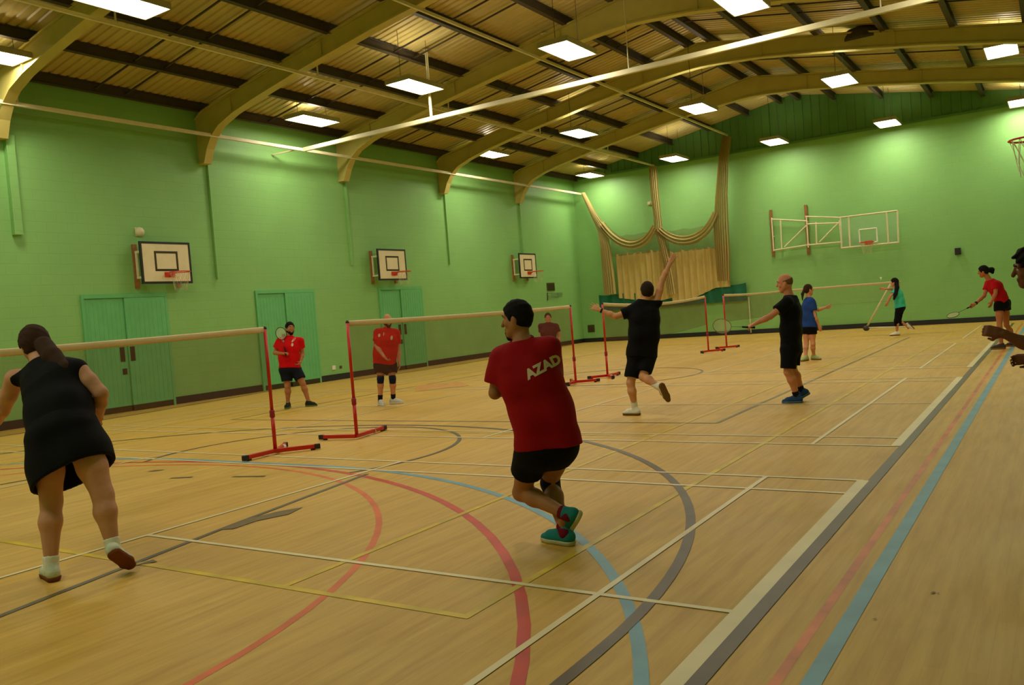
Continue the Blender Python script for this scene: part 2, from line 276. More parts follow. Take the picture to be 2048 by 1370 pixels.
lines('dark_basketball_lines', (96, 80, 54), [(arc(XM, 3.2, 6.22, 0, 180, 72), .065), ([(-1.78, YF+.1), (-1.78, 3.2)], .065),
     ([(-5.05, 1.6), (-5.62, 4.3), (-5.98, 6.3)], .05), ([(-10.95, 1.6), (-10.02, 6.3)], .05), (arc(XM, 7.25, 2.0, -28, 208), .05),
     ([(-1.285, YF+.1), (-1.285, 30.4)], .085), (arc(XM, 16.2, 1.8, 0, 360, 60), .05)], nz=.15)
wl = []
for cy in (3.9, 11.55, 19.25, 26.95):
    for dx in (6.7, 5.94, 1.98): wl += [([(XN+s*dx, cy-3.05), (XN+s*dx, cy+3.05)], .085 if s*dx > 6 else .04) for s in (-1, 1)]
    for dy in (3.05, 2.59): wl += [([(XN-6.7, cy+s*dy), (XN+6.7, cy+s*dy)], .04) for s in (-1, 1)]
    wl += [([(XN-6.7, cy), (XN-1.98, cy)], .04), ([(XN+1.98, cy), (XN+6.7, cy)], .04)]
lines('white_badminton_lines', (226, 208, 160), wl, nz=.06)
# worn dark patches and dashes, an orange repair patch
def blot(name, rgb, polys):
    lvl[0] += 1; z = .0005*lvl[0]; mb = MB()
    for P in polys: mb.quad(*[(x, y, z) for x, y in P])
    o = mb.build(name, mat(name+'_stain', rgb, .6, noise=(6, .15)), fl); o['kind'] = 'structure'
blot('worn_floor_patch', (112, 92, 44), [[(-5.62, 4.2), (-5.5, 4.25), (-5.52, 4.5), (-5.42, 4.75), (-5.5, 4.98), (-5.6, 4.8), (-5.66, 4.5)],
     [(-5.36, 3.3), (-5.28, 3.44), (-5.36, 3.46)], [(-9.0, 5.83), (-8.9, 5.88), (-8.86, 5.98), (-8.98, 5.93)], [(-8.25, 5.6), (-8.0, 5.7), (-8.02, 5.75), (-8.25, 5.65)],
     [(-7.5, 5.83), (-7.1, 5.93), (-7.12, 5.98), (-7.5, 5.88)], [(-.60, 4.46), (-.585, 4.47), (-.575, 4.49), (-.59, 4.495)], [(-.57, 4.47), (-.56, 4.475), (-.565, 4.49)], [(-.79, 4.03), (-.775, 4.03), (-.77, 4.05)]])
blot('orange_floor_patch', (196, 140, 68), [[(-12.65, 15.2), (-11.85, 15.85), (-10.9, 14.9), (-11.6, 13.9)]])

# ------------------------------------------------------------------ walls
wall_left = MB().box((XL-.3, YF, 0), (XL, YB, EAVE+.02)); struct('wall_left', wall_left, M['wall_y'])
struct('wall_right', MB().box((XR, YF, 0), (XR+.3, YB, EAVE+.02)), M['wall_y'])
def gable(y0, y1, z0, z1=None):
    mb = MB()
    top = [(XL-.3, roof_z(XL)), (XM, roof_z(XM)), (XR+.3, roof_z(XL))] if z1 is None else [(XL-.3, z1), (XR+.3, z1)]
    pts = [(XR+.3, z0), (XL-.3, z0)]+top; n = len(pts)
    mb.add([(x, y0, z) for x, z in pts]+[(x, y1, z) for x, z in pts],
           [tuple(range(n)), tuple(range(2*n-1, n-1, -1))]+[(i, n+i, n+(i+1) % n, (i+1) % n) for i in range(n)]); return mb
struct('wall_back', gable(YB, YB+.3, 0, 6.95), M['wall_x'])
g = gable(YB+.06, YB+.3, 6.95)
struct('trim_1', g, M['clad'], 'dark green cladding filling the gable above the blockwork')
rb = MB()
x = XL
while x < XR:
    rb.box((x, YB+.03, 6.97), (x+.05, YB+.07, roof_z(x+.02)-.03)); x += .3
struct('trim_2', rb, M['clad'], 'upright ribs of the gable cladding')
struct('wall_front', gable(YF-.3, YF, 0), M['wall_x'])
struct('trim_3', MB().box((XL, YB-.03, 6.92), (XR, YB+.08, 7.0)), M['clad'], 'ledge between blockwork and gable cladding')
# skirtings, broken at the doors
DOORS = [(10.02, 12.05), (14.62, 16.65), (19.3, 21.35)]
mb = MB(); y = YF
for a, b in DOORS: mb.box((XL, y, 0), (XL+.025, a-.02, .17)); y = b+.02
mb.box((XL, y, 0), (XL+.025, YB, .17)); struct('baseboard_left', mb, M['skirt'])
struct('baseboard_back', MB().box((XL+.025, YB-.025, 0), (XR, YB, .17)), M['skirt'])
struct('baseboard_right', MB().box((XR-.025, YF, 0), (XR, YB-.025, .17)), M['skirt'])
# green doors
for i, (a, b) in enumerate(DOORS):
    t = MB(); mid = (a+b)/2-.05
    t.box((XL, a, .0), (XL+.05, a+.06, 2.58)); t.box((XL, b-.06, 0), (XL+.05, b, 2.58)); t.box((XL, a+.06, 2.5), (XL+.05, b-.06, 2.58))
    d = t.build('door_%d' % (i+1), M['door']); d['kind'] = 'structure'; d['label'] = 'green double door in the left wall'
    for j, (p, q, x) in enumerate(((a+.065, mid-.004, .012), (mid+.004, b-.065, .05))):
        lf = MB().box((XL+.001, p, .13), (XL+x, q, 2.495))
        for k in range(1, 9):
            yy = p+(q-p)*k/9; lf.box((XL+x, yy-.006, .2), (XL+x+.004, yy+.006, 2.4))
        lf.build('door_leaf', M['door'], d, bevel=.004)
        MB().box((XL+.001, p, .01), (XL+x+.006, q, .13)).build('kick_plate', M['metal'], d)
        s = mid-.13 if j == 0 else mid+.09
        MB().box((XL+x, s-.055, 1.1), (XL+x+.008, s+.055, 1.42)).build('push_plate', M['metal'], d)
    MB().box((XL+.012, mid-.16, .82), (XL+.026, mid-.06, .95)).build('lock_plate', M['metal'], d)

# ------------------------------------------------------------------ roof: deck, purlins, frames
mb = MB(); y = YF-.3; pr = []
while y < YB+.3:
    pr += [(y, 0), (y+.11, 0), (y+.13, .028), (y+.17, .028)]; y += .19
xs = [XL-.35, XM, XR+.35]
v = []
for x in xs:
    for yy, dz in pr: v.append((x, yy, EAVE+SL*(min(x, 2*XM-x)-XL)+dz))
n = len(pr)
mb.add(v, [(j*n+i, j*n+i+1, (j+1)*n+i+1, (j+1)*n+i) for j in range(2) for i in range(n-1)])
ce = struct('ceiling', mb, M['deck'], 'cream corrugated roof deck'); s_ = ce.modifiers.new('solid', 'SOLIDIFY'); s_.thickness = .03; s_.offset = -1
PUR = [-17.05, -15.6, -14.15, -12.65, -11.1, -9.55, -8.32]
for x in PUR+[2*XM-q for q in PUR]:
    z = roof_z(x); h = .2
    p = MB(); p.box((x-.012, YF, z-h), (x+.012, YB, z-.004)); p.box((x-.06, YF, z-h-.012), (x+.06, YB, z-h)); p.box((x-.06, YF, z-.016), (x+.06, YB, z-.004))
    struct('purlin', p, M['purlin'])
# anti-sag bars across the bays
for k in range(len(FR)-1):
    ym = (FR[k]+FR[k+1])/2; p = MB()
    for dy in (-.35, .35):
        for sx in (1, -1):
            xa, xb = (XL+.1, XM-.3) if sx == 1 else (XR-.1, XM+.3)
            p.bar((xa, ym+dy, roof_z(xa)-.13), (xb, ym+dy, roof_z(xb)-.13), .03, .03)
    struct('sag_bar', p, M['purlin'])
SOFF = [(-17.25, 5.66), (-17.02, 5.66), (-16.88, 5.98), (-16.68, 6.25), (-16.4, 6.45), (-15.9, 6.63), (-15.2, 6.8), (-13.6, 7.12), (-11.5, 7.47), (-9.6, 7.73), (-8.5, 7.82), (-8.0, 7.84)]
TOP = [(-17.25, 6.72), (-17.12, 6.84), (-12.6, 7.68), (-8.0, 8.46)]
def frame(y):
    lo = SOFF+[(2*XM-a, b) for a, b in SOFF[::-1][1:]]; hi = TOP+[(2*XM-a, b) for a, b in TOP[::-1][1:]]
    def hz(x):
        for (a, za), (b, zb) in zip(hi, hi[1:]):
            if a <= x <= b: return za+(zb-za)*(x-a)/(b-a)
        return hi[0][1] if x < XM else hi[-1][1]
    mb = MB(); n = len(lo)
    w = .075
    v = []
    for x, z in lo: v += [(x, y-w, z+.02), (x, y+w, z+.02), (x, y+w, hz(x)-.02), (x, y-w, hz(x)-.02)]
    f = []
    for i in range(n-1):
        a = i*4; b = a+4; f += [(a, a+1, b+1, b), (a+1, a+2, b+2, b+1), (a+2, a+3, b+3, b+2), (a+3, a, b, b+3)]
    f += [(3, 2, 1, 0), tuple((n-1)*4+k for k in range(4))]
    mb.add(v, f)
    o = mb.build('portal_frame', M['frame']); o['kind'] = 'structure'; o['label'] = 'cream cranked roof frame spanning the hall'
    # flanges
    fb = MB(); fw = .11
    for prof, dz in ((lo, .012), ([(x, hz(x)) for x, _ in lo], -.012)):
        v = []
        for x, z in prof: v += [(x, y-fw, z-.012), (x, y+fw, z-.012), (x, y+fw, z+.03), (x, y-fw, z+.03)]
        fb.add(v, f)
    fb.build('flange', M['frame'], o)
    st = MB()                                   # web stiffeners and splice plates
    for x in (-15.9, -12.9, -9.7, -6.3, -3.1, -.1):
        zlo = np.interp(x, [a for a, _ in lo], [b for _, b in lo]); st.box((x-.012, y-fw, zlo), (x+.012, y+fw, hz(x)))
    st.build('web_plate', M['frame'], o)
    return o
for y in FR: frame(y)
# green boxed pipes running down the wall from each frame foot
for i, y in enumerate(FR[2:]):
    z0 = [3.8, 2.9, 3.25, 3.3, 3.3][i]; w = .16 if i == 0 else .05
    p = MB().box((XL, y+.12, z0), (XL+(.12 if i == 0 else .07), y+.12+w, 5.75))
    o = struct('trim_%d' % (4+i), p, M['wall_y'], 'green boxed pipe below the frame foot')

# ------------------------------------------------------------------ lights
ROW = [(.1, 'behind'), (7.75, 'nearest'), (15.45, 'second'), (23.2, 'third'), (30.85, 'farthest')]
COLX = [(-15.75, 'along the left wall'), (-12.05, 'second column from the left wall'), (-8.25, 'under the ridge'), (-4.58, 'right of the ridge'), (-.92, 'along the right wall')]
LZ = 6.80
M['lamp'] = mat('lit_diffuser', (255, 248, 224), .5, emit=LAMPC, estr=LAMPS)
M['uplamp'] = mat('lit_tube', (255, 248, 224), .5, emit=LAMPC, estr=UPS)
def lamp():
    t = thing('ceiling_light', '', 'ceiling light', (0, 0, 0))
    a, b, h = .34, .64, .1
    p = MB()
    for s in (-1, 1):
        p.box((s*a-.012, -b, 0), (s*a+.012, b, h)); p.box((-a, s*b-.012, 0), (a, s*b+.012, h))
    p.box((-a, -b, h), (-.12, b, h+.012)); p.box((.12, -b, h), (a, b, h+.012)); p.box((-.12, -b, h), (.12, -.16, h+.012)); p.box((-.12, .16, h), (.12, b, h+.012))
    for q in ((-.132, -.16, -.12, .16), (.12, -.16, .132, .16), (-.132, -.172, .132, -.16), (-.132, .16, .132, .172)): p.box((q[0], q[1], h), (q[2], q[3], h+.07))
    p.build('housing', M['housing'], t)
    MB().quad((-a+.015, -b+.015, .03), (-a+.015, b-.015, .03), (a-.015, b-.015, .03), (a-.015, -b+.015, .03)).build('diffuser', M['lamp'], t)
    MB().tube([(0, -.15, h-.03), (0, .15, h-.03)], .025, 8).build('tube', M['uplamp'], t)
    for s in (-1, 1): MB().tube([(0, s*.5, h+.01), (0, s*.5, h+.01+1)], .006, 6).build('suspension_wire', M['purlin'], t)
    return t
first = None
LAMPS_AT = LAMPXY
for i, (y, rn) in enumerate(ROW):
    for j, (x, cn) in enumerate(COLX):
        if (i == 0 and j in (0, 4)) or (i == 1 and j == 4): continue
        lab = 'lit rectangular ceiling light, %s row from the camera, %s' % (rn, cn)
        x, yy = LAMPS_AT.get((i, j), (x, y))
        if first is None: first = lamp(); o = first; o.location = (x, yy, LZ); o['label'] = lab; o['group'] = 'hanging hall lights'
        else: o = dup(first, (x, yy, LZ), lab, 'hanging hall lights')
        for ch in o.children:
            if ch.name.startswith('suspension_wire'): ch.scale.z = 1; ch['_w'] = 1
        # stretch the wires up to the deck
        hgt = roof_z(x)-LZ-.11
        for ch in o.children:
            if ch.get('_w'):
                del ch['_w']; ch.location.z = .11*(1-hgt)-.002*hgt; ch.scale.z = hgt

# ------------------------------------------------------------------ curtain rails under the roof
def rail(label, a, b, hang, w=.06, h=.075):
    t = thing('curtain_rail', label, 'rail', tuple((np.array(a)+np.array(b))/2), 'cream rails for the sliding nets')
    MB().bar(a, b, w, h).build('track', M['cream'], t)
    for p, q, r in hang:
        hm = MB().tube([p, q], r, 8); hm.box((q[0]-.07, q[1]-.07, q[2]-.01), (q[0]+.07, q[1]+.07, q[2]+.006))
        hm.build('hanger', M['cream'], t)
    return t
def soff(x):
    x = min(x, 2*XM-x)
    return float(np.interp(x, [a for a, _ in SOFF], [b for _, b in SOFF]))
rail('bright cream rail running along the left wall just below the roof frames', (-16.7, YF+.1, 6.26), (-16.7, 31.8, 6.26),
     [((-16.7, y+.18, 6.26), (-16.7, y+.18, roof_z(-16.7)-.2), .022) for y in FR[2:]])
rail('thin cream rail running the length of the hall, second from the left wall', (-13.35, YF+.1, 6.98), (-13.35, 31.8, 6.92),
     [((-13.35, y+.2, 6.95), (-13.35, y+.2, roof_z(-13.35)-.02), .018) for y in FR[1:]], .05, .06)
rail('thin cream rail running the length of the hall, nearest the ridge', (-10.3, YF+.1, 7.62), (-10.3, 31.8, 7.58),
     [((-10.3, y+.2, 7.6), (-10.3, y+.2, roof_z(-10.3)-.02), .018) for y in FR[1:]], .05, .06)
t = rail('bright cream rail crossing the whole hall from the left wall, hung on long rods', (-16.66, 16.2, 6.26), (XR-.02, 16.2, 6.26),
     [((x, 16.2, 6.26), (x, 16.2, roof_z(x)-.03), .035) for x in (-12.35,)]+[((x, 16.2, 6.26), (x, 16.2, roof_z(x)-.03), .012) for x in (-7.2, -2.4)], .08, .1)
MB().bar((-16.7, 16.0, 6.25), (XL+.01, 15.6, 6.15), .03, .03).build('wall_bracket', M['cream'], t)

# ------------------------------------------------------------------ wall backboards with hoops on the left wall
def ring(c, r, rt, n=28): return MB().tube([(c[0]+r*math.cos(2*math.pi*i/n), c[1]+r*math.sin(2*math.pi*i/n), c[2]) for i in range(n)], rt, 8, True)
def hoop_net(c, r, h):
    mb = MB(); n = 12
    for s in (-1, 1):
        for k in range(n):
            pts = []
            for i in range(7):
                u = i/6; a = 2*math.pi*(k+s*u*1.5)/n; rr = r*(1-.42*u**.7); pts.append((c[0]+rr*math.cos(a), c[1]+rr*math.sin(a), c[2]-h*u))
            mb.tube(pts, .004, 4)
    return mb
def backboard(label, y0, y1, z0=2.78, z1=3.7):
    xb = -16.86; ym = (y0+y1)/2
    t = thing('basketball_backboard', label, 'basketball hoop', (XL, ym, z0), 'backboards on the left wall')
    MB().box((xb-.03, y0, z0), (xb, y1, z1)).build('board', M['board'], t)
    def border(a0, a1, b0, b1, w, x0, x1):
        m_ = MB(); m_.box((x0, a0, b0), (x1, a0+w, b1)); m_.box((x0, a1-w, b0), (x1, a1, b1)); m_.box((x0, a0+w, b0), (x1, a1-w, b0+w)); m_.box((x0, a0+w, b1-w), (x1, a1-w, b1)); return m_
    border(y0-.01, y1+.01, z0-.01, z1+.01, .05, xb-.035, xb+.004).build('edge_strip', M['black'], t)
    border(ym-.3, ym+.3, z0+.27, z0+.72, .05, xb, xb+.003).build('target_square', M['metal'], t)
    for yy in (y0+.1, y1-.1):
        MB().box((XL, yy-.05, z0-.08), (XL+.05, yy+.05, z1-.02)).build('wall_plate', M['timber'], t)
        p = MB()
        for zz in (z0+.15, z1-.2): p.bar((XL+.05, yy, zz), (xb-.03, yy, zz), .035, .05)
        p.bar((XL+.08, yy, z0+.15), (XL+.08, yy, z1-.2), .04, .04); p.build('bracket', M['cream'], t)
    rz = z0+.22; c = (xb+.15+.225, ym+.05, rz)
    rg = ring(c, .225, .011); rg.bar((xb, c[1]-.1, rz), (c[0]-.2, c[1]-.1, rz), .02, .02); rg.bar((xb, c[1]+.1, rz), (c[0]-.2, c[1]+.1, rz), .02, .02)
    rg.box((xb, c[1]-.13, rz-.09), (xb+.012, c[1]+.13, rz+.03)); rg.bar((xb+.01, c[1], rz-.08), (c[0]-.215, c[1], rz), .02, .03)
    rg.build('rim', M['rim'], t)
    hoop_net(c, .22, .4).build('hoop_net', M['hoopnet'], t)
backboard('nearest of the three wall backboards, largest in view, above the first green door', 11.26, 12.52)
backboard('middle one of the three wall backboards, above the man in red behind the net', 18.98, 20.24)
backboard('farthest of the three wall backboards, close to the back corner', 26.8, 27.98)

# hoop at the right edge, on the right wall
t = thing('basketball_backboard', 'red hoop with white net jutting in at the right edge of the photo', 'basketball hoop', (XR, 11.5, 2.9))
xb = .17
MB().box((xb, 10.6, 2.8), (xb+.03, 12.4, 3.85)).build('board', M['board'], t)
e_ = MB()
for a in (10.6, 12.35): e_.box((xb-.004, a, 2.8), (xb, a+.05, 3.85))
for z in (2.8, 3.8): e_.box((xb-.004, 10.65, z), (xb, 12.35, z+.05))
e_.build('edge_strip', M['black'], t)
f_ = MB()
for yy in (10.9, 12.1):
    f_.bar((xb+.03, yy, 2.95), (XR, yy, 2.95), .05, .05); f_.bar((xb+.03, yy, 3.7), (XR, yy, 3.7), .05, .05); f_.bar((xb+.03, yy, 2.95), (XR, yy, 3.7), .04, .04)
f_.build('bracket', M['cream'], t)
c = (xb-.15-.225, 11.5, 3.05)
rg = ring(c, .225, .012); rg.bar((xb, 11.4, 3.05), (c[0]+.2, 11.4, 3.05), .02, .03); rg.bar((xb, 11.6, 3.05), (c[0]+.2, 11.6, 3.05), .02, .03); rg.box((xb-.012, 11.38, 2.95), (xb, 11.62, 3.08))
rg.build('rim', M['rim'], t); hoop_net(c, .22, .42).build('hoop_net', M['white'], t)

# ------------------------------------------------------------------ folding backboard on the back wall
t = thing('folding_basketball_goal', 'white tubular folding basketball goal with clear board on the back wall', 'basketball hoop', (-7.5, YB, 2.9))
yw = YB-.02
for x, z0, z1 in ((-8.95, 2.86, 4.6), (-7.68, 2.8, 4.62)):
    MB().box((x-.05, yw-.06, z0), (x+.05, yw, z1)).build('wall_post', M['timber'], t)
r = .026
def tubes(segs, y, rr=r):
    mb = MB()
    for a, b in segs: mb.tube([(a[0], y, a[1]), (b[0], y, b[1])], rr, 8)
    return mb
tubes([((-8.9, 4.24), (-7.64, 4.02)), ((-8.9, 3.08), (-7.64, 3.15)), ((-8.9, 4.3), (-8.9, 3.05)), ((-8.58, 4.17), (-8.6, 3.12)), ((-8.5, 3.16), (-7.66, 3.86))], yw-.16).build('side_truss', M['cream'], t)
tubes([((-7.66, 4.18), (-6.4, 3.98)), ((-7.64, 3.9), (-6.45, 3.8)), ((-7.64, 3.14), (-6.45, 3.12)), ((-7.62, 4.2), (-7.62, 3.05)), ((-7.3, 3.94), (-7.32, 3.14)), ((-7.22, 3.2), (-6.52, 3.82)), ((-6.5, 3.9), (-6.46, 2.98))], yw-.26).build('side_truss', M['cream'], t)
for x, d, z in ((-8.9, .16, 3.6), (-8.6, .16, 3.1), (-7.64, .16, 4.0), (-7.64, .26, 3.2)): MB().bar((x, yw-d, z), (x, yw, z), .04, .04).build('hinge_arm', M['cream'], t)
yb = yw-.42
tubes([((-6.42, 3.98), (-4.56, 3.98)), ((-6.46, 2.9), (-4.58, 2.9)), ((-6.44, 2.9), (-6.42, 3.98)), ((-4.58, 2.9), (-4.56, 3.98)), ((-6.16, 2.9), (-6.14, 3.98)), ((-4.9, 2.9), (-4.9, 3.98))], yb, .028).build('board_frame', M['cream'], t)
MB().bar((-6.42, yb, 3.7), (-6.46, yw-.26, 3.7), .05, .05).bar((-6.42, yb, 3.1), (-6.46, yw-.26, 3.1), .05, .05).build('board_hinge', M['cream'], t)
MB().box((-6.4, yb-.006, 2.92), (-4.6, yb+.006, 3.96)).build('clear_board', M['glass'], t)
tubes([((-5.82, 3.0), (-5.82, 3.47)), ((-5.25, 3.0), (-5.25, 3.47)), ((-5.82, 3.47), (-5.25, 3.47)), ((-5.82, 3.0), (-5.25, 3.0))], yb-.02, .022).build('target_square', M['white'], t)
c = (-5.53, yb-.16-.225, 3.0)
rg = ring(c, .225, .014); rg.bar((-5.63, yb, 3.0), (-5.63, c[1]+.2, 3.0), .02, .03); rg.bar((-5.43, yb, 3.0), (-5.43, c[1]+.2, 3.0), .02, .03); rg.box((-5.66, yb-.03, 2.93), (-5.4, yb-.01, 3.06))
rg.build('rim', M['rim'], t); hoop_net(c, .22, .4).build('hoop_net', M['hoopnet'], t)

# ------------------------------------------------------------------ cricket nets bunched against the back wall
t = thing('cricket_net', 'cream cricket practice netting bunched and looped against the back wall', 'sports net', (-13.4, 31.6, 2))
def drape(path, name, folds=7, dep=.16, m='cnet', ph=0.):
    """path: (x, z, half width) top to bottom; a gathered curtain with vertical folds"""
    mb = MB(); P = np.array(path, float); n = 28; nu = folds*8+1
    s = np.linspace(0, 1, len(P)); S = np.linspace(0, 1, n); X = np.interp(S, s, P[:, 0]); Z = np.interp(S, s, P[:, 1]); Wd = np.interp(S, s, P[:, 2])
    dx = np.gradient(X); dz = np.gradient(Z); v = []
    for i in range(n):
        L_ = math.hypot(dx[i], dz[i]); nx, nz = -dz[i]/L_, dx[i]/L_
        for k in range(nu):
            u = 2*k/(nu-1)-1; a = math.pi*2*folds*k/(nu-1)+ph+.6*math.sin(5*S[i])
            v.append((X[i]+nx*Wd[i]*(u+.03*math.sin(a*2)), 31.72-dep*(.55+.45*math.sin(a))-.08*math.cos(u*1.5), Z[i]+nz*Wd[i]*u))
    mb.add(v, [(i*nu+k, i*nu+k+1, (i+1)*nu+k+1, (i+1)*nu+k) for i in range(n-1) for k in range(nu-1)])
    return mb.build(name, M[m], t, True)
drape([(-16.5, 6.26, .06), (-16.1, 5.35, .12), (-15.75, 4.7, .2), (-15.65, 3.9, .22), (-15.62, 2.9, .26), (-15.6, 1.95, .27)], 'net_drape', 6)
drape([(-13.32, 6.86, .17), (-13.3, 5.8, .17), (-13.26, 4.9, .16), (-13.25, 4.4, .17), (-13.1, 3.6, .15), (-12.95, 2.6, .16), (-12.9, 1.75, .2)], 'net_drape', 5, ph=1)
drape([(-10.25, 7.5, .17), (-10.45, 6.6, .2), (-10.6, 5.4, .24), (-10.7, 4.2, .3), (-10.72, 3.2, .3), (-10.75, 2.1, .25)], 'net_drape', 7, ph=2)
def swag(path, name, ph):
    o = drape(path, name, 3, .22, 'cnet', ph); return o
def bez(pts, w, n=14):
    from mathutils.geometry import interpolate_bezier
    a, b, c_, d = [Vector((p[0], p[1], 0)) for p in pts]
    return [(q.x, q.y, w*(1+.35*math.sin(math.pi*i/(n-1)))) for i, q in enumerate(interpolate_bezier(a, b, c_, d, n))]
swag(bez([(-15.75, 4.9), (-14.9, 3.62), (-13.95, 3.6), (-13.4, 4.5)], .14), 'net_swag', 0)
swag(bez([(-13.2, 4.35), (-12.5, 3.5), (-11.3, 3.6), (-10.85, 4.7)], .14), 'net_swag', 2)
def sheet(x0, x1, z0, z1, y, folds, dep, name, m, scallop=0):
    mb = MB(); nu = folds*8+1; v = []; n = 8
    for i in range(n):
        w = i/(n-1)
        for k in range(nu):
            u = k/(nu-1); zt = z1-scallop*abs(math.sin(math.pi*u*folds/2)); zb = z0(u) if callable(z0) else z0
            v.append((x0+(x1-x0)*u, y-dep*math.sin(2*math.pi*u*folds+.4*math.sin(9*u))-.02*w, zb+(zt-zb)*w))
    mb.add(v, [(i*nu+k, i*nu+k+1, (i+1)*nu+k+1, (i+1)*nu+k) for i in range(n-1) for k in range(nu-1)])
    return mb.build(name, M[m], t, True)
sheet(-15.5, -12.95, 3.5, 4.35, 31.85, 7, .04, 'net_panel', 'cnet2', .05)
sheet(-13.1, -10.8, 3.4, 4.3, 31.85, 6, .04, 'net_panel', 'cnet2', .05)
sheet(-15.35, -13.0, lambda u: 1.5+.4*abs(u-.7), 3.63, 31.9, 9, .05, 'canvas_curtain', 'canvas', .09)
sheet(-13.0, -10.6, lambda u: 1.42+.45*min(1, max(0, u-.25)*2), 3.5, 31.88, 9, .05, 'canvas_curtain', 'canvas', .09)
sheet(-16.3, -10.02, 1.3, 1.97, 31.98, 12, .03, 'canvas_skirt', 'gcanvas', .05)

# ------------------------------------------------------------------ small things on the walls
def small(name, label, cat, mb, m, loc=None, bev=.006):
    return tag(mb.build(name, M[m], bevel=bev), label, cat)
sd = thing('wall_sensor', 'small round cream sensor high on the left wall above the nearest backboard', 'sensor', (XL, 11.53, 3.96))
MB().add(*(lambda v, f: ([(XL+z, 11.53+x, 3.96+y) for x, y, z in v], f))(*(lambda m_: (m_.v, m_.f))(MB().lathe([(.10, 0), (.11, .03), (.095, .07), (.055, .11), (.01, .125)])))).build('dome', M['cream'], sd, True)
MB().box((XL, 11.43, 3.86), (XL+.015, 11.63, 4.06)).build('back_plate', M['cream'], sd, bevel=.02)
sd = thing('wall_sensor', 'small cream sensor box on the back wall beside the middle cricket net', 'sensor', (-13.75, YB, 5.5))
MB().box((-13.86, YB-.1, 5.43), (-13.66, YB, 5.57)).build('case', M['cream'], sd, bevel=.015)
MB().tube([(-13.76, YB-.1, 5.5), (-13.76, YB-.13, 5.5)], .04, 12).build('lens', M['white'], sd)
sp = thing('loudspeaker', 'small black loudspeaker on the back wall at the right', 'speaker', (-2.83, YB, 2.4))
MB().box((-2.92, YB-.16, 2.3), (-2.74, YB-.03, 2.53)).build('cabinet', M['black'], sp, bevel=.012)
MB().tube([(-2.83, YB-.161, 2.38), (-2.83, YB-.17, 2.38)], .06, 16).build('speaker_cone', M['rubber'], sp)
MB().box((-2.86, YB-.03, 2.38), (-2.8, YB, 2.45)).build('bracket', M['black'], sp)
vt = thing('wall_vent', 'square olive vent low on the back wall beside the left corner', 'vent', (-16.86, YB, .57))
MB().box((-17.03, YB-.02, .42), (-16.7, YB, .74)).build('frame', M['vent'], vt, bevel=.004)
lv = MB()
for k in range(7): lv.box((-17.0, YB-.03, .45+.038*k), (-16.73, YB-.018, .465+.038*k))
lv.build('louvre', M['metal'], vt)
vt = thing('wall_vent', 'square olive vent above a small basket near the far end of the left wall', 'vent', (XL, 29.63, 2.45))
MB().box((XL, 29.32, 2.28), (XL+.03, 29.92, 2.6)).build('frame', M['vent'], vt, bevel=.004)
lv = MB()
for k in range(7): lv.box((XL+.028, 29.36, 2.31+.038*k), (XL+.04, 29.88, 2.325+.038*k))
lv.build('louvre', M['metal'], vt)
ba = MB(); 
for z in (2.16, 2.1, 2.04): ba.tube([(XL+.01, 29.3, z), (XL+.22, 29.3, z), (XL+.22, 30.15, z), (XL+.01, 30.15, z)], .008, 6)
for yy in np.linspace(29.3, 30.15, 9): ba.tube([(XL+.22, yy, 2.17), (XL+.22, yy, 2.0), (XL+.01, yy, 2.0)], .006, 6)
ba.tube([(XL+.02, 29.3, 2.2), (XL+.02, 29.3, 1.9)], .015, 6)
tag(ba.build('wall_rack', M['purlin']), 'small dark wire rack on the left wall under the olive vent', 'rack')
so = thing('wall_socket', 'small cream double socket low on the left wall right of the middle door', 'socket', (XL, 17.3, .35))
MB().box((XL, 17.12, .3), (XL+.03, 17.24, .42)).build('socket_plate', M['white'], so, bevel=.004)
MB().box((XL, 17.42, .31), (XL+.025, 17.5, .39)).build('blank_plate', M['vent'], so, bevel=.004)
ra = thing('roof_fan', 'dark domed fan unit on top of the fourth roof frame near the ridge', 'fan', (-3.9, 22.81, 7.7))
MB().add(*(lambda m_: ([(x-3.9, y*.6+22.95, z+7.62) for x, y, z in m_.v], m_.f))(MB().lathe([(.5, 0), (.5, .06), (.44, .2), (.3, .3), (.1, .34)], n=22))).build('casing', M['purlin'], ra, True)
MB().box((-4.4, 22.85, 7.56), (-3.4, 23.05, 7.62)).build('mounting_bracket', M['metal'], ra)
MB().tube([(-3.9, 22.95, 7.95), (-3.9, 22.95, roof_z(-3.9)-.02)], .03, 8).build('hanger', M['purlin'], ra)
po = thing('slim_post', 'slim cream pole leaning on the back wall behind the bald man\'s racket', 'pole', (-9.93, 31.9, 0))
MB().tube([(-9.95, 31.95, 0), (-10.0, 32.09, 1.42)], .022, 10).build('shaft', M['cream'], po, True)
MB().tube([(-9.948, 31.945, 0), (-9.949, 31.948, .05)], .03, 10).build('foot', M['rubber'], po)

